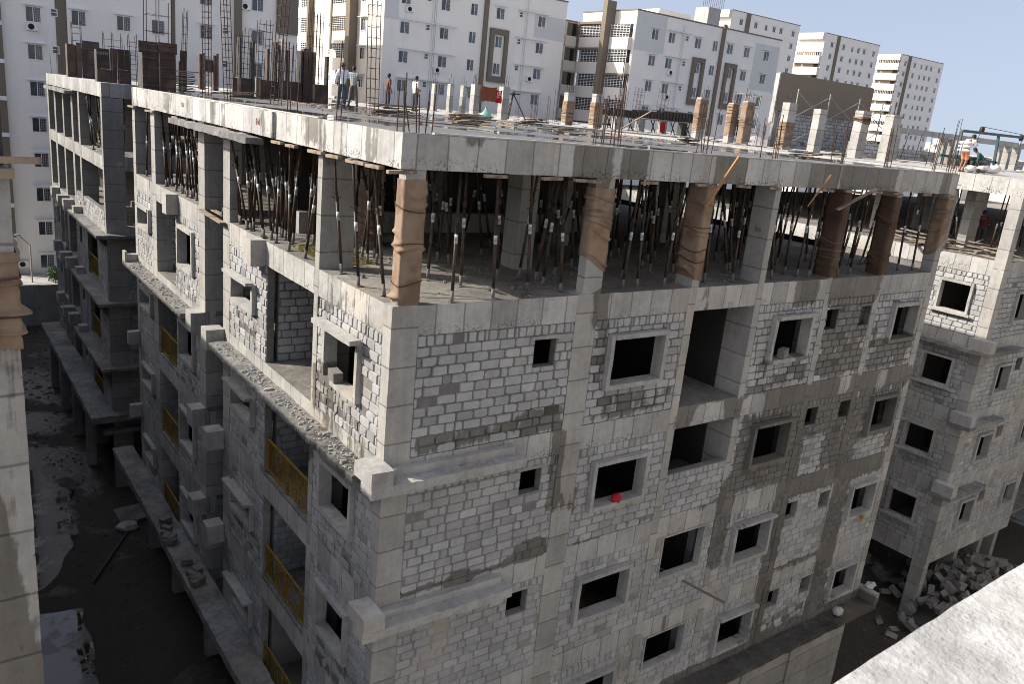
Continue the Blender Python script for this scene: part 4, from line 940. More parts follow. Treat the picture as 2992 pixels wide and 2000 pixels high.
def balcony_side(t, x, v0, v1, rows, z0, hh, pitch, deep=.6, grille=True, m='white2'):
    for k in rows:
        z = z0 + pitch * k
        MB().box(x - .012, x - .004, v0, v1, z, z + hh).build('balcony_dark_panel', M['dark'], t)  # flat dark panel stands in for the shaded recess behind the parapet
        MB().box(x - deep, x - .02, v0, v1, z - (pitch - hh), z - .004).build('balcony_parapet', M[m], t)
        if grille:
            g = MB(); n = int((v1 - v0) / .55)
            for q in range(n + 1): y = v0 + .03 + q * (v1 - v0 - .06) / n; g.box(x - deep + .05, x - deep + .09, y - .02, y + .02, z, z + hh - .02)
            for q in range(1, 8): g.box(x - deep + .055, x - deep + .085, v0, v1, z + q * hh / 8 - .018, z + q * hh / 8 + .018)
            g.build('balcony_grille', M['frame'], t)
balcony_side(B, LFB, 79.8, 84.1, range(-2, 4), 1.55, 1.6, 3.0); balcony_side(B, LFB, 92, 95.2, range(-2, 4), 1.55, 1.7, 3.0)
panel(B, 'brown_pillar', 'brown', (LFB - 1.0, LFB - .004, 78.5, 79.6, G, 14.1)); panel(B, 'brown_pillar', 'brown', (LFB - .7, LFB - .004, 84.2, 84.6, 5.5, 14.1), (LFB - .7, LFB - .004, 91.2, 91.8, 5, 14.1))
for k in range(-2, 4): window(B, 'w', LFB, 76.9, 1.4 + 3.05 * k, -pi/2); lhood(B, 76.1, 77.7, LFB, 2.85 + 3.05 * k); window(B, 's', LFB, 86.0, 1.9 + 3.05 * k, -pi/2)
V = 64.
Cc = building('white block with two brown framed window stacks and plants on its sunny end', 65.08, 92.9, V, 74, 13.5)
for u, kind, z0, rows, hd in ((68.4, 'w', 1.45, range(-1, 4), 1), (71.35, 'w', 1.45, range(-1, 4), 0), (74.1, 's', 2.05, range(-1, 4), 0), (76.15, 'w', 10.46, range(0, 1), 1), (76.6, 'n', 4.47, range(-2, 2), 0), (79.45, 'n', 1.45, range(-1, 4), 0), (82.4, 'w', 10.5, range(0, 1), 1), (82.95, 'n', 4.45, range(0, 2), 0), (82.7, 'w', 1.45, range(-1, 1), 1), (85.85, 'w', 1.43, range(-1, 4), 1), (90.05, 'w', 1.43, range(-1, 4), 1)):
    for k in rows:
        z = z0 + 3.02 * k; window(Cc, kind, u, V - (.012 if kind == 'n' and u in (76.6, 82.95) else 0), z)
        if hd: hood(Cc, u - .85, u + .85, V, z + 1.4)
for k in range(-1, 4): hood(Cc, 70.5, 74.6, V, 2.9 + 3.02 * k)
for c in (76.75, 83.1): panel(Cc, 'window_surround', 'brown', (c - 1.15, c - .65, V - .3, V - .004, 3.55, 9.4), (c + .6, c + 1.1, V - .3, V - .004, 3.55, 9.4), (c - .65, c + .6, V - .3, V - .004, 8.85, 9.4), (c - .65, c + .6, V - .3, V - .004, 3.55, 4.3))
panel(Cc, 'brown_strip', 'brown', (80.45, 81.0, V - .25, V - .004, G, 14.0)); panel(Cc, 'grey_panel', 'grey', (65.1, 70.2, V - .03, V - .004, 9.1, 13.4)); panel(Cc, 'grey_panel', 'grey', (87.6, 92.8, V - .03, V - .004, 6.6, 12.6))
pipes(Cc, (73.2, 73.45), V, 13.0)
balcony_side(Cc, 65.08, 68.7, 73.6, range(-1, 4), 1.6, 1.5, 2.95); balcony_side(Cc, 65.08, 64.4, 67.8, range(-1, 4), 1.6, 1.5, 2.95)
panel(Cc, 'brown_fin', 'brown', (63.6, 65.076, 67.85, 68.6, G, 14.6)); panel(Cc, 'brown_frame', 'brown', (64.3, 65.07, 68.7, 73.7, 12.0, 12.3), (64.3, 65.07, 73.62, 73.9, 9.1, 12.3), (64.3, 65.07, 68.7, 73.7, 8.95, 9.2), (64.3, 65.07, 64.1, 67.8, 5.95, 6.2))
panel(Cc, 'stair_head', 'white2', (73, 79, 68.5, 73.5, 13.502, 15.0))
pt = MB(); r6 = random.Random(3)
for _ in range(240):
    v = r6.uniform(64.5, 73.4); c = Vector((64.75, v, 7.5 + r6.random() * .9)); a = Vector((r6.uniform(-1, 1), r6.uniform(-1, 1), r6.uniform(-1, 1))).normalized() * .16; s = a.orthogonal().normalized() * .07
    i = [pt.vert(c - a), pt.vert(c + s), pt.vert(c + a), pt.vert(c - s)]; pt.f.append(tuple(i)); pt.m.append(0)
tag(pt.build('balcony_plants', M['leaf']), 'green balcony plants behind the bars of the sunny end of the white block', 'plants')
Cw = building('lower cream wing with open dark balconies squeezed between two white blocks', 62.6, 65.0, 74.2, 82, 12.2, 'white2')
for k in range(-1, 4): 
    MB().box(62.85, 64.9, 74.188, 74.196, 1.5 + 3.0 * k, 3.1 + 3.0 * k).build('balcony_dark_panel', M['brown'], Cw); MB().box(63.7, 64.3, 74.17, 74.185, 1.5 + 3 * k, 3.0 + 3 * k).build('door', M['dark'], Cw)
    MB().box(62.6, 65.0, 73.95, 74.19, .25 + 3 * k, 1.49 + 3 * k).build('balcony_parapet', M['white2'], Cw)
def far_block(label, x0, x1, y0, y1, z1, wins, strip, rows, z0, pitch, par, opn):
    t = building(label, x0, x1, y0, y1, z1, 'white', 'white2')
    for u in wins:
        for k in rows:
            narrow = isinstance(u, tuple); window(t, 'n' if narrow else 'w', u[0] if narrow else u, y0, z0 - pitch * k, hood=False, grille=False)
            c = u[0] if narrow else u
            if not narrow: hood(t, c - .85, c + .85, y0, z0 - pitch * k + 1.38)
    if strip: panel(t, 'brown_strip', 'brown', (strip[0], strip[1], y0 - .3, y0 - .004, G, z1 + .1))
    for k in rows:
        z = opn - pitch * k
        MB().box(x0 - .012, x0 - .004, y0 + .1, y1 - .3, z, z + 1.05).build('balcony_dark_panel', M['brown'], t)
        MB().box(x0 - .9, x0 - .02, y0 + .05, y1 - .25, z - par, z - .004).build('balcony_parapet', M['white2'], t)
        if k % 3 == 0:
            g = MB()
            for q in range(14): y = y0 + .2 + q * (y1 - y0 - .6) / 13; g.box(x0 - .85, x0 - .8, y - .03, y + .03, z, z + 1.04)
            g.build('balcony_grille', M['frame'], t)
        window(t, 's', x0 - .0, y0 + 5.5, z + .1, -pi/2, grille=False); MB().box(x0 - .03, x0 - .014, y0 + .6, y0 + 2.0, z, z + 1.0).build('door', M['dark'], t)
    MB().box(x0 - .9, x0 - .02, y0 + .05, y1 - .25, z1 - 1.6, z1).build('roof_parapet', M['white2'], t)
    return t
def K(p, k): return ((p[0] + 6.68) * k - 6.68, (p[1] + 12.34) * k - 12.34)
kd = 1.22
f_ = lambda u: (u + 6.68) * kd - 6.68
far_block('white tower showing above the roof of the block right of centre', f_(123.45), f_(145.0), 124.7, 132.5, 28.2, [f_(126.4), f_(130.9), (f_(134.15),), f_(136.7), f_(138.95), f_(143.0)], (f_(127.8), f_(128.9)), range(0, 8), 25.3, 2.95, 1.75, 23.6)
far_block('second white tower from the right with a brown strip and cream balconies', 190, 215.8, 125, 133.4, 28.05, [193.45, 198.85, (202.95,), 205.9, 208.7, 213.4], (195.4, 196.5), range(0, 9), 24.85, 2.93, 1.9, 22.35)
far_block('rightmost white tower with a brown strip and cream balconies, partly beyond the stub columns', 229.9, 253.95, 126, 133.4, 27.35, [232.3, 237.5, (241.4,), 244.3, 247.1, 251.85], (233.6, 234.9), range(0, 10), 24.45, 2.93, 1.85, 24.9)
sh_ = thing('stair_core', 'grey unfinished stair core with bars standing on its roof between the far towers', 'building')
MB().box(140, 144, 121, 125, G, 27, tone=.6).build('wall', M['conc'], sh_)
bb = MB()
for q in range(12): bb.tube((138.5 + q * .6, 121.5, 26.9), (138.5 + q * .6, 121.5, 29.3 + (q % 3) * .4), .04, 4)
bb.build('bars', M['rust'], sh_)
acs = []
def ac(x, y, z, label):
    t = thing('air_conditioner', label, 'air conditioner', (x, y, z), 0, None)
    MB().box(-.42, .42, -.36, -.06, 0, .58).build('case', M['frame'], t)
    f = MB(); f.tube((-.1, -.375, .29), (-.1, -.362, .29), .24, 16); f.build('fan_guard', M['dark'], t)
    MB().bar((-.3, -.36, -.04), (-.3, 0, -.04), .04, .04).bar((.3, -.36, -.04), (.3, 0, -.04), .04, .04).build('bracket', M['metal'], t)
for x, y, z, l in ((2.85, 72, 3.12, 'air conditioner under the topmost left window of the long grey block'), (1.05, 72, -17.4, 'air conditioner low on the long grey block near the road'), (21.0, 72, 7.4, 'air conditioner high on the grey block above the rebar cages'),
                   (38.85, 72, 9.75, 'air conditioner highest on the middle white block'), (42.8, 72, 3.83, 'air conditioner by the drain pipes of the middle white block'), (55.85, 72, 4.2, 'air conditioner on the right part of the middle white block'),
                   (71.8, 64, 6.78, 'upper air conditioner on the block with two brown framed stacks'), (71.75, 64, 3.83, 'lower air conditioner on the block with two brown framed stacks')): ac(x, y, z, l)
# block added unseen behind the viewer to bounce sunlight onto the street front
own = building('added pale apartment block, unseen behind the view, bouncing sunlight onto the shaded street front', -4.5, 60, -27, -14.2, 10.5, 'tan', 'tan')
for k in range(9):
    for q in range(14): window(own, 'w', -2 + q * 4.4, -14.2, -16.5 + 3 * k, pi, hood=False, grille=False)
# distant town
ct = MB(); rc = random.Random(40)
for k in range(420):
    d = rc.uniform(420, 1500); a = rc.uniform(.30, .62); x, y = -6.7 + d * cos(a), -12.3 + d * sin(a); w = rc.uniform(8, 22); h = rc.uniform(7, 15) + (14 * max(0, 1 - abs(a - .475) / .03) if d > 800 else 0)
    ct.box(x, x + w, y, y + w * rc.uniform(.6, 1.3), G, G + h + d * .006, tone=rc.uniform(.3, .7))
tag(ct.build('distant_town', M['white2']), 'pale low town spreading to the horizon at the right', 'town', kind='stuff')

# ------------------------------------------------------------------ on the terrace: rebar, shutters, stub columns
def bars_thing(name, label, cat, pts, base, group=None, r=.011, ties=None, m='rust'):
    t = thing(name, label, cat, base, 0, group)
    for (x, y, h, lx, ly) in pts: MB().tube((x, y, 0), (x + lx, y + ly, h), r, 6).build('bar', M[m], t)
    if ties:
        s = MB()
        for z, q in ties:
            for a, b in zip(q, q[1:] + q[:1]): s.tube((a[0], a[1], z), (b[0], b[1], z), r * .7, 4)
        s.build('stirrups', M[m], t)
    return t
rb = random.Random(17)
def starters(x, y, n, hs, label, w=.5, d=.2):
    pts = []
    for k in range(n):
        h = rb.choice(hs) * rb.uniform(.9, 1.1); pts.append((-w/2 + w * (k + .5) / n + rb.uniform(-.03, .03), rb.uniform(-d, d), h, rb.gauss(0, .03), rb.gauss(0, .03)))
    return bars_thing('starter_bars', label, 'rebar', pts, (x, y, 0), 'starter bars rising along the slab edges')
starters(.42, .4, 10, (.5, .6, .9, 1.35, .8), 'rusty starter bars in a cluster at the near corner of the terrace', .75)
starters(5.0, .4, 10, (.6, .9, 1.1, 1.9, 1.5), 'tall rusty starter bars at the street edge above the dark stained beam', .85)
starters(7.9, .45, 6, (.8, 1.2, 1.7), 'rusty starter bars above the tan wrapped column', .3, .3)
starters(10.3, .45, 6, (.9, 1.1), 'rusty starter bars above the plain column with red figures', .35, .3)
starters(13.3, .45, 6, (.9, 1.2), 'rusty starter bars above the column with the pale slanting plank', .35, .3)
starters(15.85, .45, 6, (.9, 1.1), 'rusty starter bars above the second last street column', .35, .3)
starters(18.8, .4, 9, (.9, 1.2, .7), 'rusty starter bars at the far end of the street edge beside the porter', .5, .3)
starters(.35, 3.4, 2, (1.1, 1.4), 'pair of thin bars at the alley edge near the corner', .25, .1); starters(.5, 6.2, 3, (1.5, 1.0), 'three thin bars at the alley edge in front of the low shutters', .4, .1)
starters(13.6, 9.5, 4, (1.2, 1.4), 'thin bars in the wet terrace left of the green bag', .5); starters(20.1, 23, 6, (1.1, 1.5), 'thin bars in the rear roof right of the tripod', .6); starters(27.5, 31, 5, (1.6, 2.1), 'thin bars left of the wrapped stub columns', .8)
starters(28.6, 5.8, 7, (1.0, 1.4), 'bars between the two plain stub columns at the right', .8, .3); starters(30.5, 6.2, 4, (1.2, 2.2), 'bars right of the plain stub columns', .9, .3); starters(31.5, 12.5, 5, (1.1, 1.4), 'bars at the foot of the rough block wall', 1.2)
starters(30.5, 16.5, 8, (.9, 1.2), 'bars between the torn wrapped stub columns', 1.0); starters(21, 40, 6, (1.5, 2), 'bars among the thin plain stub columns far back', 2.5)
starters(.5, 40.8, 4, (1.3, 1.0), 'thin bars at the far left corner of the block behind', .9); starters(.9, 26.5, 4, (1.2, 1.6), 'thin bars beside the lettered shutter', .9, .1)
def cage(x, y, w, d, h, label, lean=(0, 0), step=.2, n=4, r=.013, z0=0):
    t = thing('rebar_cage', label, 'rebar cage', (x, y, z0), 0, 'rebar cages standing on the terrace')
    cs = [(-w/2, -d/2), (w/2, -d/2), (w/2, d/2), (-w/2, d/2)]
    if n > 4: cs2 = cs + [(0, -d/2), (0, d/2)]
    else: cs2 = cs
    for a, b in cs2: MB().tube((a, b, 0), (a + lean[0], b + lean[1], h + rb.uniform(0, .2)), r, 6).build('bar', M['rust'], t)
    s = MB(); k = .25
    while k < h:
        f = k / h; q = [(a + lean[0] * f + rb.uniform(-.02, .02), b + lean[1] * f, k + rb.uniform(-.02, .02)) for a, b in cs]
        for i in range(4): s.tube(q[i], q[(i+1) % 4], r * .65, 4)
        k += step * rb.uniform(.85, 1.15)
    s.tube((cs[0][0], cs[0][1], .2), (cs[0][0] + lean[0], cs[0][1] + lean[1], h), r * .5, 4)
    s.build('stirrups', M['rust'], t)
cage(1.68, 17, .2, .3, 3.6, 'tall leaning narrow rebar cage left of the low shutters', (.02, .05))
cage(1.8, 15, .2, .35, 3.8, 'tallest narrow rebar cage, nearest the alley edge', (-.14, .1))
cage(2.6, 13, .24, .3, 3.6, 'leaning tall rebar cage in front of the low dark shutters', (.28, .1), .26)
cage(4.62, 10.5, .28, .25, 3.05, 'ladder-like rebar cage standing alone right of the men in white and check shirts', (-.08, .02), .27)
cage(2.2, 22, .14, .2, 2.85, 'short rebar cage rising out of the narrow tall shutter', (.12, 0), .3)
cage(4.75, 22.9, .5, .3, 2.5, 'wide rebar cage rising from the leftmost low shutter', (.1, 0), .22, 6)
cage(5.75, 23.3, .55, .3, 3.0, 'wide rebar cage rising from the second low shutter', (.12, 0), .3, 6)
cage(6.75, 23, .6, .3, 2.3, 'low rebar cage rising from the third low shutter', (0, 0), .5, 6)
cage(8.05, 23, .3, .3, 3.6, 'tall slim rebar cage rising from the rightmost low shutter', (.04, 0), .3, 6)
cage(7.35, 22.3, .14, .2, 3.8, 'tall slim rebar cage left of the rightmost low shutter', (.1, 0), .3)
cage(1.55, 27.4, .3, .3, 1.95, 'ladder-like rebar cage right of the lettered shutter', (-.03, 0), .2)
cage(.55, 35.0, .4, .3, 2.5, 'rebar cage rising out of the leftmost shutter', (0, 0), .3); cage(.75, 27.4, .7, .3, 1.9, 'rebar cage rising out of the lettered shutter', (0, 0), .3, 6)
cage(.6, 19.1, .8, .4, 2.9, 'rebar cage rising out of the biggest dark shutter', (.05, 0), .6, 6)
cage(33.0, 30.3, .5, .4, 2.7, 'tall bars over the timber beam box behind the wrapped stub columns', (.1, 0), .5, 6); cage(34.6, 30.4, .6, .4, 2.8, 'second cage of bars over the timber beam box', (.1, 0), .2, 6); cage(37.0, 30.4, .7, .4, 3.0, 'third cage of bars over the timber beam box', (.1, 0), .9, 6)
def shutter(x, y, panels, label, z0=0):
    t = thing('column_shutter', label, 'formwork', (x, y, z0), 0, 'timber column shutters on the terrace')
    for (a0, a1, b0, b1, c0, c1, m) in panels:
        MB().box(a0, a1, b0, b1, c0, c1).build('shutter_board', M[m], t)
        if a1 - a0 > .3 and c1 - c0 > .3:
            s = MB(); n = max(2, int((c1 - c0) / .28))
            for q in range(n): z = c0 + (q + .5) * (c1 - c0) / n; s.box(a0 + .01, a1 - .01, b0 - .035, b0 - .003, z - .03, z + .03)
            s.build('batten', M['plyr' if m == 'ply' and q % 2 else m], t)
    return t
shutter(.05, 34.6, [(0, .35, 0, .5, 0, 1.55, 'plyr'), (.4, .62, -.1, .4, 0, 1.65, 'plyr'), (.66, 1.5, 0, .06, 0, .75, 'ply'), (.9, 1.55, -.07, -.01, .72, 1.35, 'plyr'), (.66, 1.45, 0, .06, 1.3, 1.78, 'ply'), (1.42, 1.5, .06, .6, 0, 1.3, 'ply'), (.66, .9, 0, .06, .75, 1.3, 'ply')], 'leftmost dark shutter of stacked boards at the far end of the alley edge')
sx = shutter(.05, 27, [(0, .5, 0, .06, .55, 1.35, 'ply'), (.02, .5, 0, .06, 0, .54, 'plyr'), (.52, .78, -.05, .01, .5, 1.4, 'plyr'), (.8, 1.28, 0, .06, .58, 1.4, 'ply'), (.8, 1.32, -.03, .03, 0, .57, 'ply'), (1.2, 1.28, .06, .5, 0, 1.4, 'ply'), (.5, .78, 0, .05, 0, .5, 'ply'), (.0, .07, .06, .5, 0, 1.3, 'ply')], 'dark shutter with faint white stencilled letters')
M['stencil'] = plain('faint_white_paint', (.33, .33, .34), .8, .3, 30)
text('NITH', 'stencil_letters', .17, M['stencil'], (.03, -.045, 1.1), (pi/2, 0, 0), sx, .001)
shutter(.08, 18.9, [(0, .52, 0, .07, 0, 1.2, 'ply'), (-.12, .52, -.03, .05, 1.2, 1.58, 'ply'), (.55, 1.08, -.02, .06, 0, 1.25, 'plyr'), (.5, 1.12, -.07, .02, 1.25, 1.6, 'plyr'), (1.0, 1.08, .06, .7, 0, 1.25, 'plyr'), (0, .07, .07, .7, 0, 1.2, 'ply'), (.52, .56, -.05, .05, 0, 1.7, 'wood')], 'biggest dark shutter, two boards wide with a projecting collar, near the alley edge')
shutter(2.05, 22, [(0, .13, 0, .08, 0, 1.1, 'plyr'), (.16, .3, 0, .35, 0, 1.5, 'plyr'), (.04, .2, -.06, -.01, 1.05, 1.5, 'ply')], 'narrow tall shutter with a leaning cage inside')
shutter(6.15, 34, [(0, .1, 0, .3, 0, 1.8, 'plyr'), (.13, .3, -.05, .3, 0, 1.85, 'plyr'), (.3, .72, .1, .16, .95, 1.55, 'inner'), (.72, .84, 0, .3, 0, 1.8, 'plyr'), (.86, .98, -.05, .3, 0, 1.9, 'plyr')], 'shutter of two thin posts joined by a board, standing far back')
for x, ps, lab in ((4.3, [(0, .18, 0, .06, 0, .72, 'plyr'), (.2, .3, -.1, .3, 0, .74, 'wood'), (.3, .78, 0, .07, 0, .74, 'ply'), (.3, .36, .07, .5, 0, 2.3, 'ply'), (.8, .88, -.05, .4, 0, 2.2, 'inner')], 'leftmost low dark shutter with tall side boards'),
                   (5.36, [(0, .07, -.08, .4, 0, .8, 'wood'), (.08, .62, 0, .07, 0, .75, 'plyr'), (.63, .85, 0, .07, 0, .72, 'ply'), (.4, .5, .1, .4, 0, 2.0, 'plyr'), (.75, .83, .1, .5, 0, 2.3, 'inner')], 'second low shutter, red brown, between two rebar cages'),
                   (6.3, [(0, .09, -.1, .3, 0, 2.45, 'wood'), (.1, .88, 0, .07, 0, .8, 'plyr'), (.28, .45, .15, .25, .7, 2.05, 'ply'), (.88, .95, 0, .5, 0, 2.1, 'ply')], 'widest low shutter with a tall pale post at its left'),
                   (7.3, [(0, .2, 0, .3, 0, 2.2, 'plyr'), (.22, .3, .0, .5, 0, 2.3, 'ply'), (.42, .5, -.08, .3, 0, 2.1, 'wood'), (.5, 1.15, 0, .07, 0, .8, 'plyr'), (1.1, 1.18, .1, .4, 0, 2.0, 'inner')], 'rightmost low shutter beside the two men')):
    shutter(x, 22.6, ps, lab)
def pile(name, x, y, n, label, cat, L=1.6, dz=.05, spread=.3, m='wood', ang=0.4, seed=0):
    rq = random.Random(seed + 50); t = thing(name, label, cat, (x, y, .004))
    for k in range(n):
        a = ang + rq.gauss(0, .25); l = L * rq.uniform(.6, 1.1); cx, cy = rq.uniform(-spread, spread), rq.uniform(-spread, spread); z = .02 + dz * k * .8
        MB().bar((cx - cos(a)*l/2, cy - sin(a)*l/2, z), (cx + cos(a)*l/2, cy + sin(a)*l/2, z + rq.uniform(-.01, .03)), rq.uniform(.1, .2), .035).build('plank', M[m if rq.random() < .75 else 'inner'], t)
for (x, y, n, lab, kw) in ((2.0, 21, 12, 'tall neat stack of thin boards behind the biggest shutter', dict(L=.9, dz=.08, spread=.06, ang=0, m='rubw')), (3.6, 19.5, 5, 'few pale planks on the terrace left of the low shutters', {}), (7.0, 13.5, 8, 'sunlit pile of pale planks left of the corner starter bars', dict(L=2.2)), (7.9, 10.2, 7, 'pale planks just behind the corner starter bars', dict(L=1.8)),
                           (10.5, 14.5, 4, 'single layer of pale planks in the middle of the wet terrace', dict(L=2)), (12.5, 11, 3, 'thin planks by the puddle in the middle of the terrace', dict(L=2)), (9.3, 23, 5, 'broken boards at the feet of the two men', dict(L=1)), (16.5, 18.8, 4, 'planks beyond the green bag', dict(L=2)),
                           (23.5, 27, 6, 'dark steel and boards heaped under the black tripod', dict(L=2.4, m='inner')), (15.5, 8.0, 6, 'weathered boards near the street edge under the wrapped stub columns', dict(L=2.6, m='rubw')), (17.2, 4.2, 4, 'pale boards lying in front of the torn wrapped column', dict(L=1.8)), (29.0, 11.0, 5, 'sandy boards at the foot of the torn wrapped stub column', dict(L=1.6)),
                           (14.5, 2.6, 3, 'dark boards near the far part of the street edge', dict(L=1.2, m='inner')), (29.2, 4.6, 3, 'long pale planks on the roof of the right-hand block', dict(L=2.6)), (25.5, 30, 4, 'pale planks left of the wrapped stub columns', dict(L=1.5)), (6.2, 8, 3, 'thin planks near the ladder-like cage', dict(L=1.5))):
    pile('plank_pile', x, y, n, lab, 'planks', seed=int(x * 7 + y), **kw)
td = MB(); r9 = random.Random(14)
for _ in range(300):
    x, y = r9.uniform(.5, 18.5), 1.2 + 23 * r9.random() ** .7; a = r9.uniform(0, 6.3); l = r9.uniform(.08, .5)
    if r9.random() < .45: td.bar((x, y, .012), (x + cos(a) * l, y + sin(a) * l, .014), r9.uniform(.02, .06), .012, mi=int(r9.random() < .6))
    else: td.blob((x, y, .01), (r9.uniform(.02, .09),) * 2 + (r9.uniform(.015, .04),), r9.random(), 5, 3, amp=.8, mi=1)
for _ in range(420):
    x, y = r9.uniform(19.5, 60) , r9.uniform(6, 55)
    if x < 26 and y < 24: continue
    a = r9.uniform(0, 6.3); l = r9.uniform(.15, .9); td.bar((x, y, .02), (x + cos(a) * l, y + sin(a) * l, .04), r9.uniform(.05, .15), .03, mi=int(r9.random() < .6))
tag(td.build('roof_debris', [M['wood'], M['rubw']]), 'chips of timber, stones and offcuts strewn over the terrace and roofs', 'debris', kind='stuff')
for k in range(26):
    x, y = r9.uniform(2.5, 18), r9.uniform(2, 24); a = r9.choice((0, pi/2)) + r9.gauss(0, .3); l = r9.uniform(.7, 2.2)
    stick((x - cos(a) * l / 2, y - sin(a) * l / 2, .02), (x + cos(a) * l / 2, y + sin(a) * l / 2, .03), r9.uniform(.08, .2), .03, M['wood'] if k % 3 else M['rubw'], 'single weathered plank left lying on the wet terrace', 'plank', 'single planks left lying on the wet terrace', 'timber_plank')
# stub columns
def stub(x, y, w, d, h, label, wr=None, bars=4, z0=0, tone=.55):
    t = thing('stub_column', label, 'column', (x, y, z0))
    MB(jit=.012).box(-w/2, w/2, -d/2, d/2, 0, h, sub=.25, tone=tone).build('shaft', M['col'], t)
    for k in range(bars): MB().tube((-w*.3 + w*.6*(k % 2), -d*.3 + d*.6*(k // 2), h - .1), (-w*.3 + w*.6*(k % 2) + rb.uniform(-.05, .05), -d*.3 + d*.6*(k // 2), h + rb.uniform(.3, .75)), .012, 5).build('bar', M['rust'], t)
    if wr:
        n0 = len(bpy.data.objects); wrap(-w/2, w/2, -d/2, d/2, wr[0], wr[1], M['burlap'], 'x', int(x * 13), slump=.15)
        o = bpy.data.objects[-1]
        for q in bpy.data.objects:
            if q.name.startswith('burlap_wrap') and q.get('label') == 'x': o = q
        o.location = (x, y, z0); o['label'] = 'brown burlap on the ' + ' '.join(label.split(',')[0].split()[:12])
stub(26.9, 28.5, .55, .4, 1.95, 'wrapped stub column farthest left, pale head bare', (.05, 1.45)); stub(27.3, 26.3, .6, .4, 2.0, 'second wrapped stub column from the left, dark lower half', (.05, 1.5), 6)
stub(31.4, 21.7, .65, .35, 2.35, 'leaning tan wrapped stub column right of the timber beam box', (.45, 2.25)); stub(31.0, 19, .5, .35, 2.15, 'tan wrapped stub column with washing on a line beside it', (.3, 2.1)); stub(31.4, 18.3, .62, .35, 2.3, 'twisted tan wrapped stub column right of the washing', (.02, 2.25))
stub(28.0, 13.1, .6, .4, 2.2, 'stub column wrapped only below its bare head, in front of the brown panel', (.05, 1.3)); stub(30.4, 13.0, .6, .4, 2.1, 'plain bare stub column in front of the brown panel', None)
stub(26.9, 8.5, .6, .4, 2.0, 'thicker bare stub column with a scrap of burlap near its head', (1.45, 1.75)); stub(27.6, 7.5, .62, .4, 1.95, 'tall bare stub column just left of the concrete beam frame', None)
for k, (x, h) in enumerate(((24.0, 1.85), (24.6, 1.8), (25.3, 1.95), (25.9, 1.7), (26.4, 1.95))): stub(x, 40 + (k % 2), .32, .4, h, ['first', 'second', 'third', 'fourth', 'fifth'][k] + ' from the left of the thin plain stub columns far back', None, 3)
stub(18.3, 26, .36, .4, 1.7, 'pale stub column left of the hanging brown sheet', None); stub(20.2, 26, .45, .4, 1.75, 'pale stub column right of the red banner', None)
# brown sheet and red banner on a line between the two columns
def sheet(name, x0, x1, z0, z1, y, m, label, cat, seed, rag=.08):
    mb = MB(); n, k = 22, 16; o = Vector((seed * 3, 0, 0)); idx = []
    for j in range(k + 1):
        row = []
        for i in range(n + 1):
            s = i / n; f = j / k; zb = z0 + rag * noise.noise(Vector((s * 4, 0, 0)) + o) * 2
            row.append(mb.vert((x0 + (x1 - x0) * s + .02 * sin(f * 7), y + .05 * noise.noise(Vector((s * 6, f * 1.5, 0)) + o), zb + (z1 - zb) * f - .05 * sin(pi * s) * f)))
        idx.append(row)
    for j in range(k):
        for i in range(n): mb.f.append((idx[j][i], idx[j][i+1], idx[j+1][i+1], idx[j+1][i])); mb.m.append(0)
    ob = mb.build(name, m, None, True); sol = ob.modifiers.new('thick', 'SOLIDIFY'); sol.thickness = .006
    return tag(ob, label, cat)
sheet('hanging_sheet', 18.42, 19.4, .88, 1.66, 25.6, M['sheet'], 'rust brown sheet hung out between two stub columns', 'sheet', 2)
bn = sheet('red_banner', 19.4, 19.82, .85, 1.55, 25.66, M['redcloth'], 'red banner with white lettering hanging beside the brown sheet', 'banner', 3, .02)
M['letter'] = plain('white_print', (.75, .62, .6), .8, .05, 20, bmp=0)
text('dl', 'banner_lettering', .36, M['letter'], (19.42, 25.56, 1.25), (pi/2, 0, 0), bn); text('JLLL', 'banner_lettering', .12, M['letter'], (19.42, 25.56, 1.12), (pi/2, 0, 0), bn)
# pale green bag
gb = MB(); n = 16; rows = [(0, .2), (.06, .29), (.16, .31), (.27, .24), (.36, .15), (.46, .07), (.52, .05), (.58, .09)]; idx = []
for z, r in rows:
    idx.append([gb.vert((cos(2*pi*i/n) * r * (1 + .22 * sin(i * 2.5 + z * 11)), sin(2*pi*i/n) * r * .7 * (1 + .2 * sin(i * 3.1 + z * 7)), z + .03 * sin(i * 1.7))) for i in range(n)])
for j in range(len(rows) - 1):
    for i in range(n): gb.f.append((idx[j][i], idx[j][(i+1) % n], idx[j+1][(i+1) % n], idx[j+1][i])); gb.m.append(0)
gb.f.append(tuple(reversed(idx[0]))); gb.m.append(0)
o = gb.build('polythene_bag', M['bag'], None, True); o.location = (15.0, 19.9, .0); tag(o, 'pale green knotted polythene bag standing on the wet terrace', 'bag')
# black tripod
tp = thing('steel_tripod', 'black steel trestle frame behind the heap right of the red banner', 'tripod', (23.7, 30, 0))
MB().bar((-.6, 0, 1.5), (.45, 0, 1.55), .07, .07).build('head_beam', M['steel'], tp)
for q in ((-.5, -.3, .0, -.5), (-.05, .3, .0, 0), (.1, -.3, 0, .9), (0, -.2, 0, -.75)): MB().tube((q[0] * .2 + (0 if abs(q[3]) > .1 else 0), 0, 1.5), (q[3], q[1], .02), .035, 6).build('leg', M['steel'], tp)
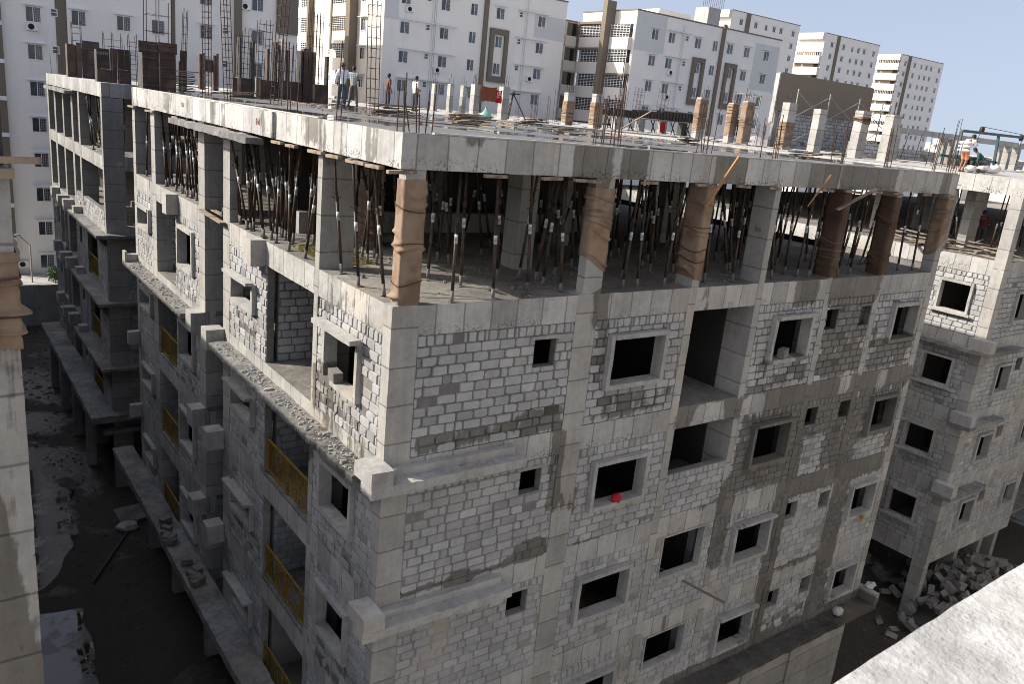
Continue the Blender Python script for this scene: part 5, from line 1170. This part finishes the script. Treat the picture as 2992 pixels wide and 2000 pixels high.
# timber beam box on props and short columns
tb = thing('beam_formwork', 'long dark timber beam box on stub columns and props behind the wrapped columns', 'formwork', (30.4, 30, 0))
xs_ = [(0, 1.6, .9, 1.25), (1.7, 3.9, .85, 1.35), (3.9, 6.2, .95, 1.45), (6.3, 9.6, .95, 1.6)]
for a, b_, z0, z1 in xs_: MB().box(a, b_, 0, .05, z0, z1).box(a, b_, .5, .55, z0, z1).build('side_board', M['plyr' if a in (0, 3.9) else 'ply'], tb)
s = MB()
for k in range(30): s.box(.1 + k * .32, .17 + k * .32, -.06, -.002, .88 + k * .004, 1.25 + k * .011)
s.build('stud', M['inner'], tb)
MB().bar((3.6, -.3, .86), (9.8, -.3, .95), .1, .06).bar((3.5, -.35, 1.5), (9.6, -.2, 1.62), .05, .05).build('waling', M['wood'], tb)
for a, m in ((.3, 'col'), (2.1, 'col'), (4.3, 'col'), (6.5, 'col'), (8.6, 'inner')): MB().box(a, a + .55, .05, .5, 0, .9).build('short_column', M[m], tb)
for a in (1.4, 3.4, 5.6, 7.6, 9.2):
    MB().tube((a - .2, -.1, 0), (a + .2, .1, .9), .04, 6).build('prop', M['steel'], tb); MB().tube((a + .2, -.1, 0), (a - .2, .1, .9), .04, 6).build('prop', M['steel'], tb)
sheet('red_cloth', 36.3, 36.8, .1, .85, 29.6, M['redcloth'], 'orange red cloth hanging under the timber beam box', 'cloth', 5)
MB_ = stick((29.6, 26.5, .05), (31.9, 26.3, 1.35), .13, .05, M['wood'], 'pale forked branch leaning against the timber beam box', 'branch', name='timber_pole')
# washing, scaffold tower, gravel, block wall with brown panel, scaffold frames
sheet('washing', 31.55, 31.95, .35, 1.35, 18.6, M['shirtw'], 'white shirt hung out between the two tan wrapped columns', 'washing', 7)
sheet('washing', 31.2, 31.45, .4, 1.3, 18.7, M['jeans'], 'dark blue trousers hung out beside the white shirt', 'washing', 8)
bpy.data.objects[-1]
def scaffold(name, x, y, w, h, lv, label, dep=.8, rz=0):
    t = thing(name, label, 'scaffold', (x, y, 0), rz)
    for a in (0, w):
        for b in (0, dep): MB().tube((a, b, 0), (a, b, h), .028, 6).build('standard', M['metal'], t)
    for k in range(1, lv + 1):
        z = h * k / lv - .1
        MB().tube((-.1, 0, z), (w + .1, 0, z), .025, 6).tube((0, 0, z), (0, dep, z), .025, 6).tube((w, 0, z), (w, dep, z), .025, 6).tube((-.1, dep, z), (w + .1, dep, z), .025, 6).build('ledger', M['metal'], t)
    MB().tube((0, -.03, .2), (w, -.03, h * .5), .022, 6).tube((w, -.03, h * .5), (0, -.03, h * .95), .022, 6).build('brace', M['metal'], t)
scaffold('scaffold_tower', 36.8, 23, 1.5, 3.1, 4, 'slim steel scaffold tower left of the brown panel')
bwl = thing('block_wall', 'rough concrete block wall with a big brown plastered panel across its upper part', 'wall')
block_wall(bwl, lambda a, d, z: (a, 17.7 - d, z), 33.4, 41.6, .0, 2.0, seed=71, tone=.5, wet=False)
MB(jit=.01).box(32.9, 42.2, 17.6, 17.85, 1.98, 4.05, sub=.4).build('plaster_panel', M['brown'], bwl)
MB(jit=.03).box(33.1, 33.38, 17.72, 17.9, 0, 1.97, sub=.15).build('rough_edge', M['ledge'], bwl); MB(jit=.02).box(32.78, 32.88, 17.63, 17.88, 1.3, 4.0, sub=.15, tone=.7).build('rough_edge', M['conc'], bwl)
for k, x in enumerate((33.0, 36.0, 39.0, 41.5)):
    sc_t = thing('scaffold_pole', ['first', 'second', 'third', 'fourth'][k] + ' from the left of the pale scaffold poles before the brown panel', 'scaffold', (x, 16.4, 0))
    MB().tube((0, 0, 0), (.0, 0, 3.2), .035, 6).build('standard', M['metal'], sc_t)
    if k < 3: MB().tube((.04, 0, 3.0), (2.9, 0, 1.7), .022, 6).tube((.05, .06, 1.7), (2.95, .06, 2.95), .022, 6).tube((.05, 0, 1.5), (2.9, 0, .25), .022, 6).tube((.05, .06, .3), (2.9, .06, 1.5), .022, 6).build('brace', M['metal'], sc_t)
mound('gravel_heap', (35.2, 20.4, 0), 2.4, 1.6, .55, M['grav'], 'heap of pale gravel left of the brown panel', 'gravel heap', 8)
mound('gravel_heap', (33.0, 20.8, 0), 1.3, .9, .5, M['grav'], 'smaller pale gravel heap behind the washing', 'gravel heap', 9)
mound('sand_heap', (33.5, 14.2, -.0), 3.2, 1.0, .12, M['grav'], 'thin spread of pale sand below the rough block wall', 'sand', 10)
# concrete beam frame and low block wall at the right, hoist with workers
bf = thing('concrete_beam_frame', 'long raw concrete beam on rectangular columns standing at the right against the sky', 'frame')
MB(jit=.012).box(36.6, 51.2, 12.3, 12.7, 1.42, 1.72, sub=.3, tone=.52).build('beam', M['conc'], bf); MB(jit=.012).box(51.3, 62, 12.3, 12.7, 1.38, 1.72, sub=.3, tone=.5).build('beam', M['conc'], bf)
for a in (36.7, 41.85, 42.7, 48.9, 50.1, 51.4): MB(jit=.01).box(a, a + .36, 12.31, 12.69, 0, 1.42, sub=.3, tone=.46).build('column', M['col'], bf)
for a in (36.8, 38.2): MB().tube((a + .3, 12.1, .1), (a + .6, 12.1, 1.5), .02, 6).build('prop', M['steel'], bf)
lw_ = thing('block_wall', 'low bare concrete block wall behind the beam frame', 'wall')
block_wall(lw_, lambda a, d, z: (a, 14.5 - d, z), 37.5, 58, 0, .62, seed=75, tone=.58, wet=False)
lw2 = thing('block_wall', 'low pale block wall left of the beam frame behind the stub columns', 'wall')
block_wall(lw2, lambda a, d, z: (a, 12.9 - d, z), 33.4, 36.5, 0, .75, seed=76, tone=.7, wet=False)
ho = thing('hoist', 'teal painted steel hoist frame with two pulley wheels at the right', 'hoist', (0, 0, 0))
hk = 1.14
def hp(u, v, z): x, y = K((u, v), hk); return (x, y, .515 + (z - .515) * hk)
a0, a1, a2 = hp(24.56, 3, 1.43), hp(27.44, 3, 1.47), hp(29.5, 3, 1.49)
MB().bar(a0, a2, .11, .11).build('boom', M['teal'], ho)
MB().bar((a0[0], a0[1], .0), (a0[0] - .02, a0[1], a0[2]), .1, .1).build('post', M['teal'], ho); MB().bar((a1[0] + .3, a1[1], .0), a1, .1, .1).build('post', M['teal'], ho)
MB().bar((a0[0] - .2, a0[1], .52), (a1[0] + .4, a1[1], .42), .1, .1).bar((a0[0] - .2, a0[1] + .6, .5), (a1[0] + .4, a1[1] + .6, .4), .1, .1).build('base_rail', M['teal'], ho)
for p in (hp(26.02, 3, 1.56), hp(29.4, 3, 1.47)): MB().tube((p[0], p[1] - .05, p[2]), (p[0], p[1] + .05, p[2]), .14, 18).tube((p[0], p[1] - .08, p[2]), (p[0], p[1] + .08, p[2]), .04, 8).build('pulley_wheel', M['rust'], ho)
pa, pb_ = hp(26.02, 3, 1.62), hp(29.4, 3, 1.55)
MB().tube((pa[0], pa[1], pa[2] + .06), (pb_[0], pb_[1], pb_[2] + .06), .012, 5).tube((pa[0] - .12, pa[1], pa[2] - .1), (pa[0] - .18, pa[1], .9), .012, 5).tube((pb_[0] + .1, pb_[1], pb_[2] - .1), (pb_[0] + .1, pb_[1], .2), .012, 5).build('rope', M['dark'], ho)
eng = hp(25.9, 3.3, .3)
MB().box(eng[0] - .5, eng[0] + .55, eng[1] - .2, eng[1] + .3, .12, .34).build('winch_bed', M['rust'], ho); MB().tube((eng[0] - .2, eng[1], .42), (eng[0] + .2, eng[1], .42), .14, 12).build('winch_drum', M['dark'], ho)
for k, (u, v, s, lab) in enumerate(((24.2, 2.2, (.34, .2, .13), 'white sack flopped beside the porter'), (24.95, 2.1, (.38, .22, .15), 'plump white sack in front of the hoist'), (24.9, 1.85, (.34, .2, .09), 'flat white sack lying in front of the plump one'), (25.9, 2.15, (.33, .22, .2), 'white sack with a dented side at the right end of the row'))):
    p = K((u, v), hk); cloth('cement_sack', (p[0], p[1], s[2] * .75), s, M['sack'], lab, 'sack', 30 + k, .22)
# ------------------------------------------------------------------ people
def skin_mesh(name, verts, edges, root, m, parent, lv=1, flat=None):
    me = bpy.data.meshes.new(name); me.from_pydata([v[:3] for v in verts], edges, []); me.materials.append(m)
    o = bpy.data.objects.new(name, me); col.objects.link(o); o.parent = parent
    md = o.modifiers.new('skin', 'SKIN'); md.use_smooth_shade = True
    sv = me.skin_vertices[0].data if me.skin_vertices else None
    if sv is None:
        bpy.context.view_layer.objects.active = o
        sv = me.skin_vertices[0].data
    for i, v in enumerate(verts):
        r = v[3]; sv[i].radius = (r, r) if not isinstance(r, tuple) else r; sv[i].use_root = (i == root)
    s = o.modifiers.new('sub', 'SUBSURF'); s.levels = lv; s.render_levels = lv + 1
    return o
def person(label, loc, rz, shirt, trous, h=1.7, lean=0., arms=None, legs=None, sleeve=1, extra=None, group=None, bare_leg=False, look=0., drop=0.):
    """arms: per side (elbow xyz, wrist xyz); legs: per side (knee xyz, ankle xyz); x right, y ahead, z up, metres for a 1.7 m man"""
    t = thing('person', label, 'person', loc, rz, group); s = h / 1.7; t.scale = (s, s, s)
    H = lambda z: lean * max(0, z - .92)           # forward lean of the trunk
    T = lambda x, y, z: (x, y + H(z), z - drop - .35 * lean * max(0, z - .92) * 1)
    arms = arms or [((-.25, -.02, 1.12), (-.24, .06, .87)), ((.25, -.02, 1.12), (.24, .06, .87))]
    legs = legs or [((-.10, .02, .49), (-.11, -.02, .08)), ((.10, .02, .49), (.11, -.02, .08))]
    V_, Ed = [], []
    def add(p, r, par=None):
        V_.append((*p, r)); i = len(V_) - 1
        if par is not None: Ed.append((par, i))
        return i
    pel = add(T(0, 0, .93), .115); wai = add(T(0, 0, 1.08), .11, pel); che = add(T(0, .01, 1.3), .125, wai); nb = add(T(0, .0, 1.44), .06, che); nk = add(T(0, .015, 1.5), .05, nb)
    j = add(T(0, .03 + look * .01, 1.57), .075, nk); hd = add(T(0, .03, 1.64), .085, j); tp_ = add(T(0, .02, 1.70), .055, hd)
    nose = add(T(.0 + sin(look) * .1, .03 + cos(look) * .115, 1.595), .012, j)
    for sx in (-1, 1): add(T(sx * .088 * cos(look), .02 - sx * sin(look) * .08, 1.605), .014, j)
    wr = []
    for k, sx in enumerate((-1, 1)):
        sh_ = add(T(sx * .175, 0, 1.405), .06, che); e, w = arms[k]
        el = add(T(*e) if False else (e[0], e[1] + H(e[2]) * 1, e[2]), .042, sh_); wi = add((w[0], w[1] + H(w[2]) * (1 if lean else 0), w[2]), .028, el); wr.append((sh_, el, wi))
        d = (Vector(V_[wi][:3]) - Vector(V_[el][:3])).normalized(); pm = add(tuple(Vector(V_[wi][:3]) + d * .07), .032, wi); side_ = d.orthogonal().normalized()
        for q, (off, ln) in enumerate(((-.028, .065), (-.010, .078), (.009, .072), (.027, .058))):
            a = Vector(V_[pm][:3]) + side_ * off + d * .03; f1 = add(tuple(a), .0095, pm); f2 = add(tuple(a + d * ln * .55 + d.cross(side_) * .01), .0088, f1); add(tuple(a + d * ln + d.cross(side_) * .035), .0075, f2)
        th = Vector(V_[wi][:3]) + side_ * -.035 + d * .03; t1 = add(tuple(th), .011, wi); add(tuple(th + side_ * -.018 + d * .045), .009, t1)
    lg = []
    for k, sx in enumerate((-1, 1)):
        hi = add(T(sx * .085, 0, .88), .085, pel); kn, an = legs[k]
        kk = add(kn, .058, hi); aa = add(an, .038, kk); he = add((an[0], an[1] - .05, an[2] - .045), .034, aa); fo = add((an[0] + sx * .015, an[1] + .15, an[2] - .05), .03, aa); lg.append((hi, kk, aa))
    skin_mesh('body', V_, Ed, pel, M['skin'], t)
    # shirt
    S, Es = [], []
    def ad(i, dr, par=None, p=None):
        v = V_[i]; S.append((*(p or v[:3]), v[3] + dr)); n = len(S) - 1
        if par is not None: Es.append((par, n))
        return n
    a = ad(wai, .03); b_ = ad(pel, .04, a, T(0, 0, .86)); c = ad(che, .03, a); S.append((*T(0, 0, 1.43), .075)); Es.append((c, len(S) - 1))
    for (sh2, el, wi) in wr:
        q = ad(sh2, .022, c); e = ad(el, .022, q)
        if sleeve > 1: ad(wi, .02, e)
    if shirt: skin_mesh('shirt', S, Es, 0, shirt, t)
    S, Es = [], []
    a = ad(pel, .022); ad(wai, .012, a, T(0, 0, 1.0))
    for (hi, kk, aa) in lg:
        q = ad(hi, .022, a); e = ad(kk, .026, q)
        if not bare_leg: ad(aa, .032, e)
    skin_mesh('trousers' if not bare_leg else 'wrap_cloth', S, Es, 0, trous, t)
    hr = MB(); n, m_ = 14, 7; c0 = Vector(T(0, .025, 1.625)); idx = []
    for jj in range(m_):
        th = (jj / (m_ - 1)) * pi * .6; row = []
        for i in range(n):
            ph = 2 * pi * i / n; fr = sin(ph + pi/2 - pi/2 - look + 0) ; k = .098 + .006 * noise.noise(Vector((cos(ph) * 4, sin(ph) * 4, th * 4)))
            z = cos(th) * .112; back = max(0, -sin(ph)); zz = z - back * .03 * (jj / (m_ - 1)); zz = zz + max(0, sin(ph)) * .055 * (jj / (m_ - 1))
            row.append(hr.vert((c0.x + cos(ph) * sin(th) * k, c0.y - .004 + sin(ph) * sin(th) * k * 1.06, c0.z + zz)))
        idx.append(row)
    for jj in range(m_ - 1):
        for i in range(n): hr.f.append((idx[jj][i], idx[jj+1][i], idx[jj+1][(i+1) % n], idx[jj][(i+1) % n])); hr.m.append(0)
    hr.build('hair', M['hair'], t, True)
    ey = MB()
    for sx in (-1, 1): ey.blob(T(sx * .033, .115, 1.625), (.011, .008, .008), 1, 8, 5, amp=0)
    ey.build('eyes', M['dark'], t, True); mo = MB(); mo.bar(T(-.025, .108, 1.55), T(.025, .108, 1.55), .01, .008); mo.build('mouth', M['redcloth'], t)
    for k, (hi, kk, aa) in enumerate(lg):
        v = V_[aa]; sh = MB(); sh.blob((v[0], v[1] + .05, .045), (.05, .14, .045), k, 10, 6, amp=.1); sh.build('shoe', M['trdark'] if not bare_leg else M['skin'], t, True)
    if extra: extra(t, T)
    return t
fold = [((-.24, .06, 1.16), (-.05, .2, 1.12)), ((.24, .06, 1.16), (.05, .22, 1.15))]
P1 = person('man in white shirt and blue jeans with a yellow cloth at his chin', (8.2, 20.6, 0), radians(-20), M['shirtw'], M['jeans'], 1.72, arms=[((-.26, .0, 1.14), (-.2, .12, .95)), fold[1]], sleeve=2,
            legs=[((-.11, .03, .49), (-.15, 0, .08)), ((.1, .0, .49), (.11, -.03, .08))], extra=lambda t, T: MB().blob((.075, .08, 1.545), (.04, .045, .05), 2, 10, 6, amp=.2).build('face_cloth', M['mask'], t, True))
P2 = person('man in a white check shirt and grey trousers with folded arms, seen from behind', (10.0, 23.4, 0), radians(-38), M['checkw'], M['trgrey'], 1.74, arms=fold, legs=[((-.13, .02, .49), (-.19, -.02, .08)), ((.13, .02, .49), (.19, -.02, .08))])
P3 = person('man in a red check shirt and dark trousers standing side on', (13.6, 27.0, 0), radians(-85), M['checkr'], M['trdark'], 1.72, arms=[((-.22, .02, 1.14), (-.1, .16, 1.0)), ((.22, -.02, 1.14), (.2, .08, .9))])
P4 = person('man in a white shirt and dark trousers standing side on, hand held forward', (14.6, 25.9, 0), radians(-80), M['shirtw'], M['trdark'], 1.72, arms=[((-.23, .06, 1.14), (-.16, .3, 1.08)), ((.23, -.05, 1.12), (.21, .05, .87))],
            extra=lambda t, T: MB().blob((0, .115, 1.56), (.045, .03, .04), 2, 10, 6, amp=.1).build('face_mask', M['trgrey'], t, True))
def sack_on(t, T): pass
px, py = 28.2, 4.45
P5 = person('porter in a white shirt and orange wrap bending under sacks on his back', (px, py, -.08), radians(-90), M['shirtw'], M['orange'], 1.62, lean=.55, arms=[((-.22, .22, 1.05), (-.12, .52, 1.18)), ((.22, .2, 1.05), (.12, .45, 1.15))], bare_leg=True,
            legs=[((-.09, .12, .5), (-.1, .03, .08)), ((.1, .05, .49), (.1, -.12, .08))])
for k in range(3): cloth('cement_sack', (px - .20 + .015 * k, py, .78 + .15 * k), (.2, .26, .075), M['sack'], ['lowest', 'middle', 'topmost'][k] + ' of the white sacks riding on the porter\'s back', 'sack', 60 + k, .15)
P6 = person('hoist operator in a dark green shirt crouched over the winch', (eng[0] + .25, eng[1] - .75, -.08), radians(20), M['green'], M['trdark'], 1.6, lean=.7, drop=.46, arms=[((-.24, .25, .56), (-.12, .5, .42)), ((.24, .25, .56), (.12, .5, .42))],
            legs=[((-.22, .34, .56), (-.2, .1, .08)), ((.22, .34, .56), (.2, .1, .08))], sleeve=2)
P7 = person('worker in a dark top in the shade of the right-hand block, stooping', (29.4, 3.6, -3.1), radians(-60), M['maroon'], M['trdark'], 1.65, lean=.5, arms=[((-.24, .2, 1.05), (-.15, .45, .9)), ((.24, .2, 1.05), (.15, .45, .9))])
P8 = person('second worker in the shade of the right-hand block, sitting low near the sunny column', (28.6, 2.2, -3.1), radians(80), M['green'], M['trdark'], 1.6, lean=.4, drop=.46, arms=[((-.24, .25, .6), (-.14, .45, .5)), ((.24, .25, .6), (.14, .45, .5))], legs=[((-.16, .34, .56), (-.16, .12, .08)), ((.16, .34, .56), (.16, .12, .08))])

# ------------------------------------------------------------------ camera, sun, sky
cam = bpy.data.cameras.new('camera'); co = bpy.data.objects.new('camera', cam); col.objects.link(co)
yaw, pitch, roll = radians(52.74243853), radians(-15.80684064), radians(5.82498465)
d = Vector((cos(pitch)*cos(yaw), cos(pitch)*sin(yaw), sin(pitch))); rgt = Vector((sin(yaw), -cos(yaw), 0)); up = rgt.cross(d)
r2_ = rgt * cos(roll) + up * sin(roll); u2_ = up * cos(roll) - rgt * sin(roll)
m = Matrix((r2_, u2_, -d)).transposed().to_4x4(); m.translation = (-6.67935186, -12.33538319, .51523938)
co.matrix_world = m
cam.sensor_width = 36; cam.lens = 2374.9935 / 2992 * 36; cam.clip_start = .05; cam.clip_end = 6000
cam.dof.use_dof = True; cam.dof.focus_distance = 18; cam.dof.aperture_fstop = 9
sc.camera = co
az, el = radians(35), radians(35)
S = Vector((-cos(el)*cos(az), cos(el)*sin(az), sin(el)))
sl = bpy.data.lights.new('sun', 'SUN'); sl.energy = 1.85; sl.angle = radians(.6); sl.color = (1, .91, .79)
so = bpy.data.objects.new('sun', sl); col.objects.link(so); so.rotation_euler = S.to_track_quat('Z', 'Y').to_euler(); so.location = (-40, 30, 60)
w = bpy.data.worlds.new('World'); sc.world = w; w.use_nodes = True; t = w.node_tree
bg = t.nodes['Background']; sk = t.nodes.new('ShaderNodeTexSky'); sk.sky_type = 'NISHITA'; sk.sun_disc = False
sk.sun_elevation = el; sk.sun_rotation = atan2(S.x, S.y); sk.dust_density = 4.0; sk.air_density = 1.0; sk.ozone_density = 3.0
tcw = t.nodes.new('ShaderNodeTexCoord'); sx = t.nodes.new('ShaderNodeSeparateXYZ'); cx = t.nodes.new('ShaderNodeCombineXYZ')
t.links.new(tcw.outputs['Generated'], sx.inputs[0]); t.links.new(sx.outputs[0], cx.inputs[0]); t.links.new(sx.outputs[1], cx.inputs[1])
t.links.new(math_(t, 'ADD', math_(t, 'MULTIPLY', math_(t, 'MAXIMUM', sx.outputs[2], 0), .9), .14), cx.inputs[2])      # hazy bright air down to the horizon
nv = t.nodes.new('ShaderNodeVectorMath'); nv.operation = 'NORMALIZE'; t.links.new(cx.outputs[0], nv.inputs[0]); t.links.new(nv.outputs[0], sk.inputs['Vector'])
hs = t.nodes.new('ShaderNodeHueSaturation'); hs.inputs['Saturation'].default_value = .6; hs.inputs['Hue'].default_value = .51
t.links.new(sk.outputs[0], hs.inputs['Color']); t.links.new(hs.outputs[0], bg.inputs[0]); bg.inputs[1].default_value = .063
sc.view_settings.view_transform = 'Standard'; sc.view_settings.look = 'None'; sc.view_settings.exposure = 1.9; sc.view_settings.gamma = 1
sc.cycles.filter_width = .95; sc.cycles.max_bounces = 8; sc.cycles.diffuse_bounces = 5
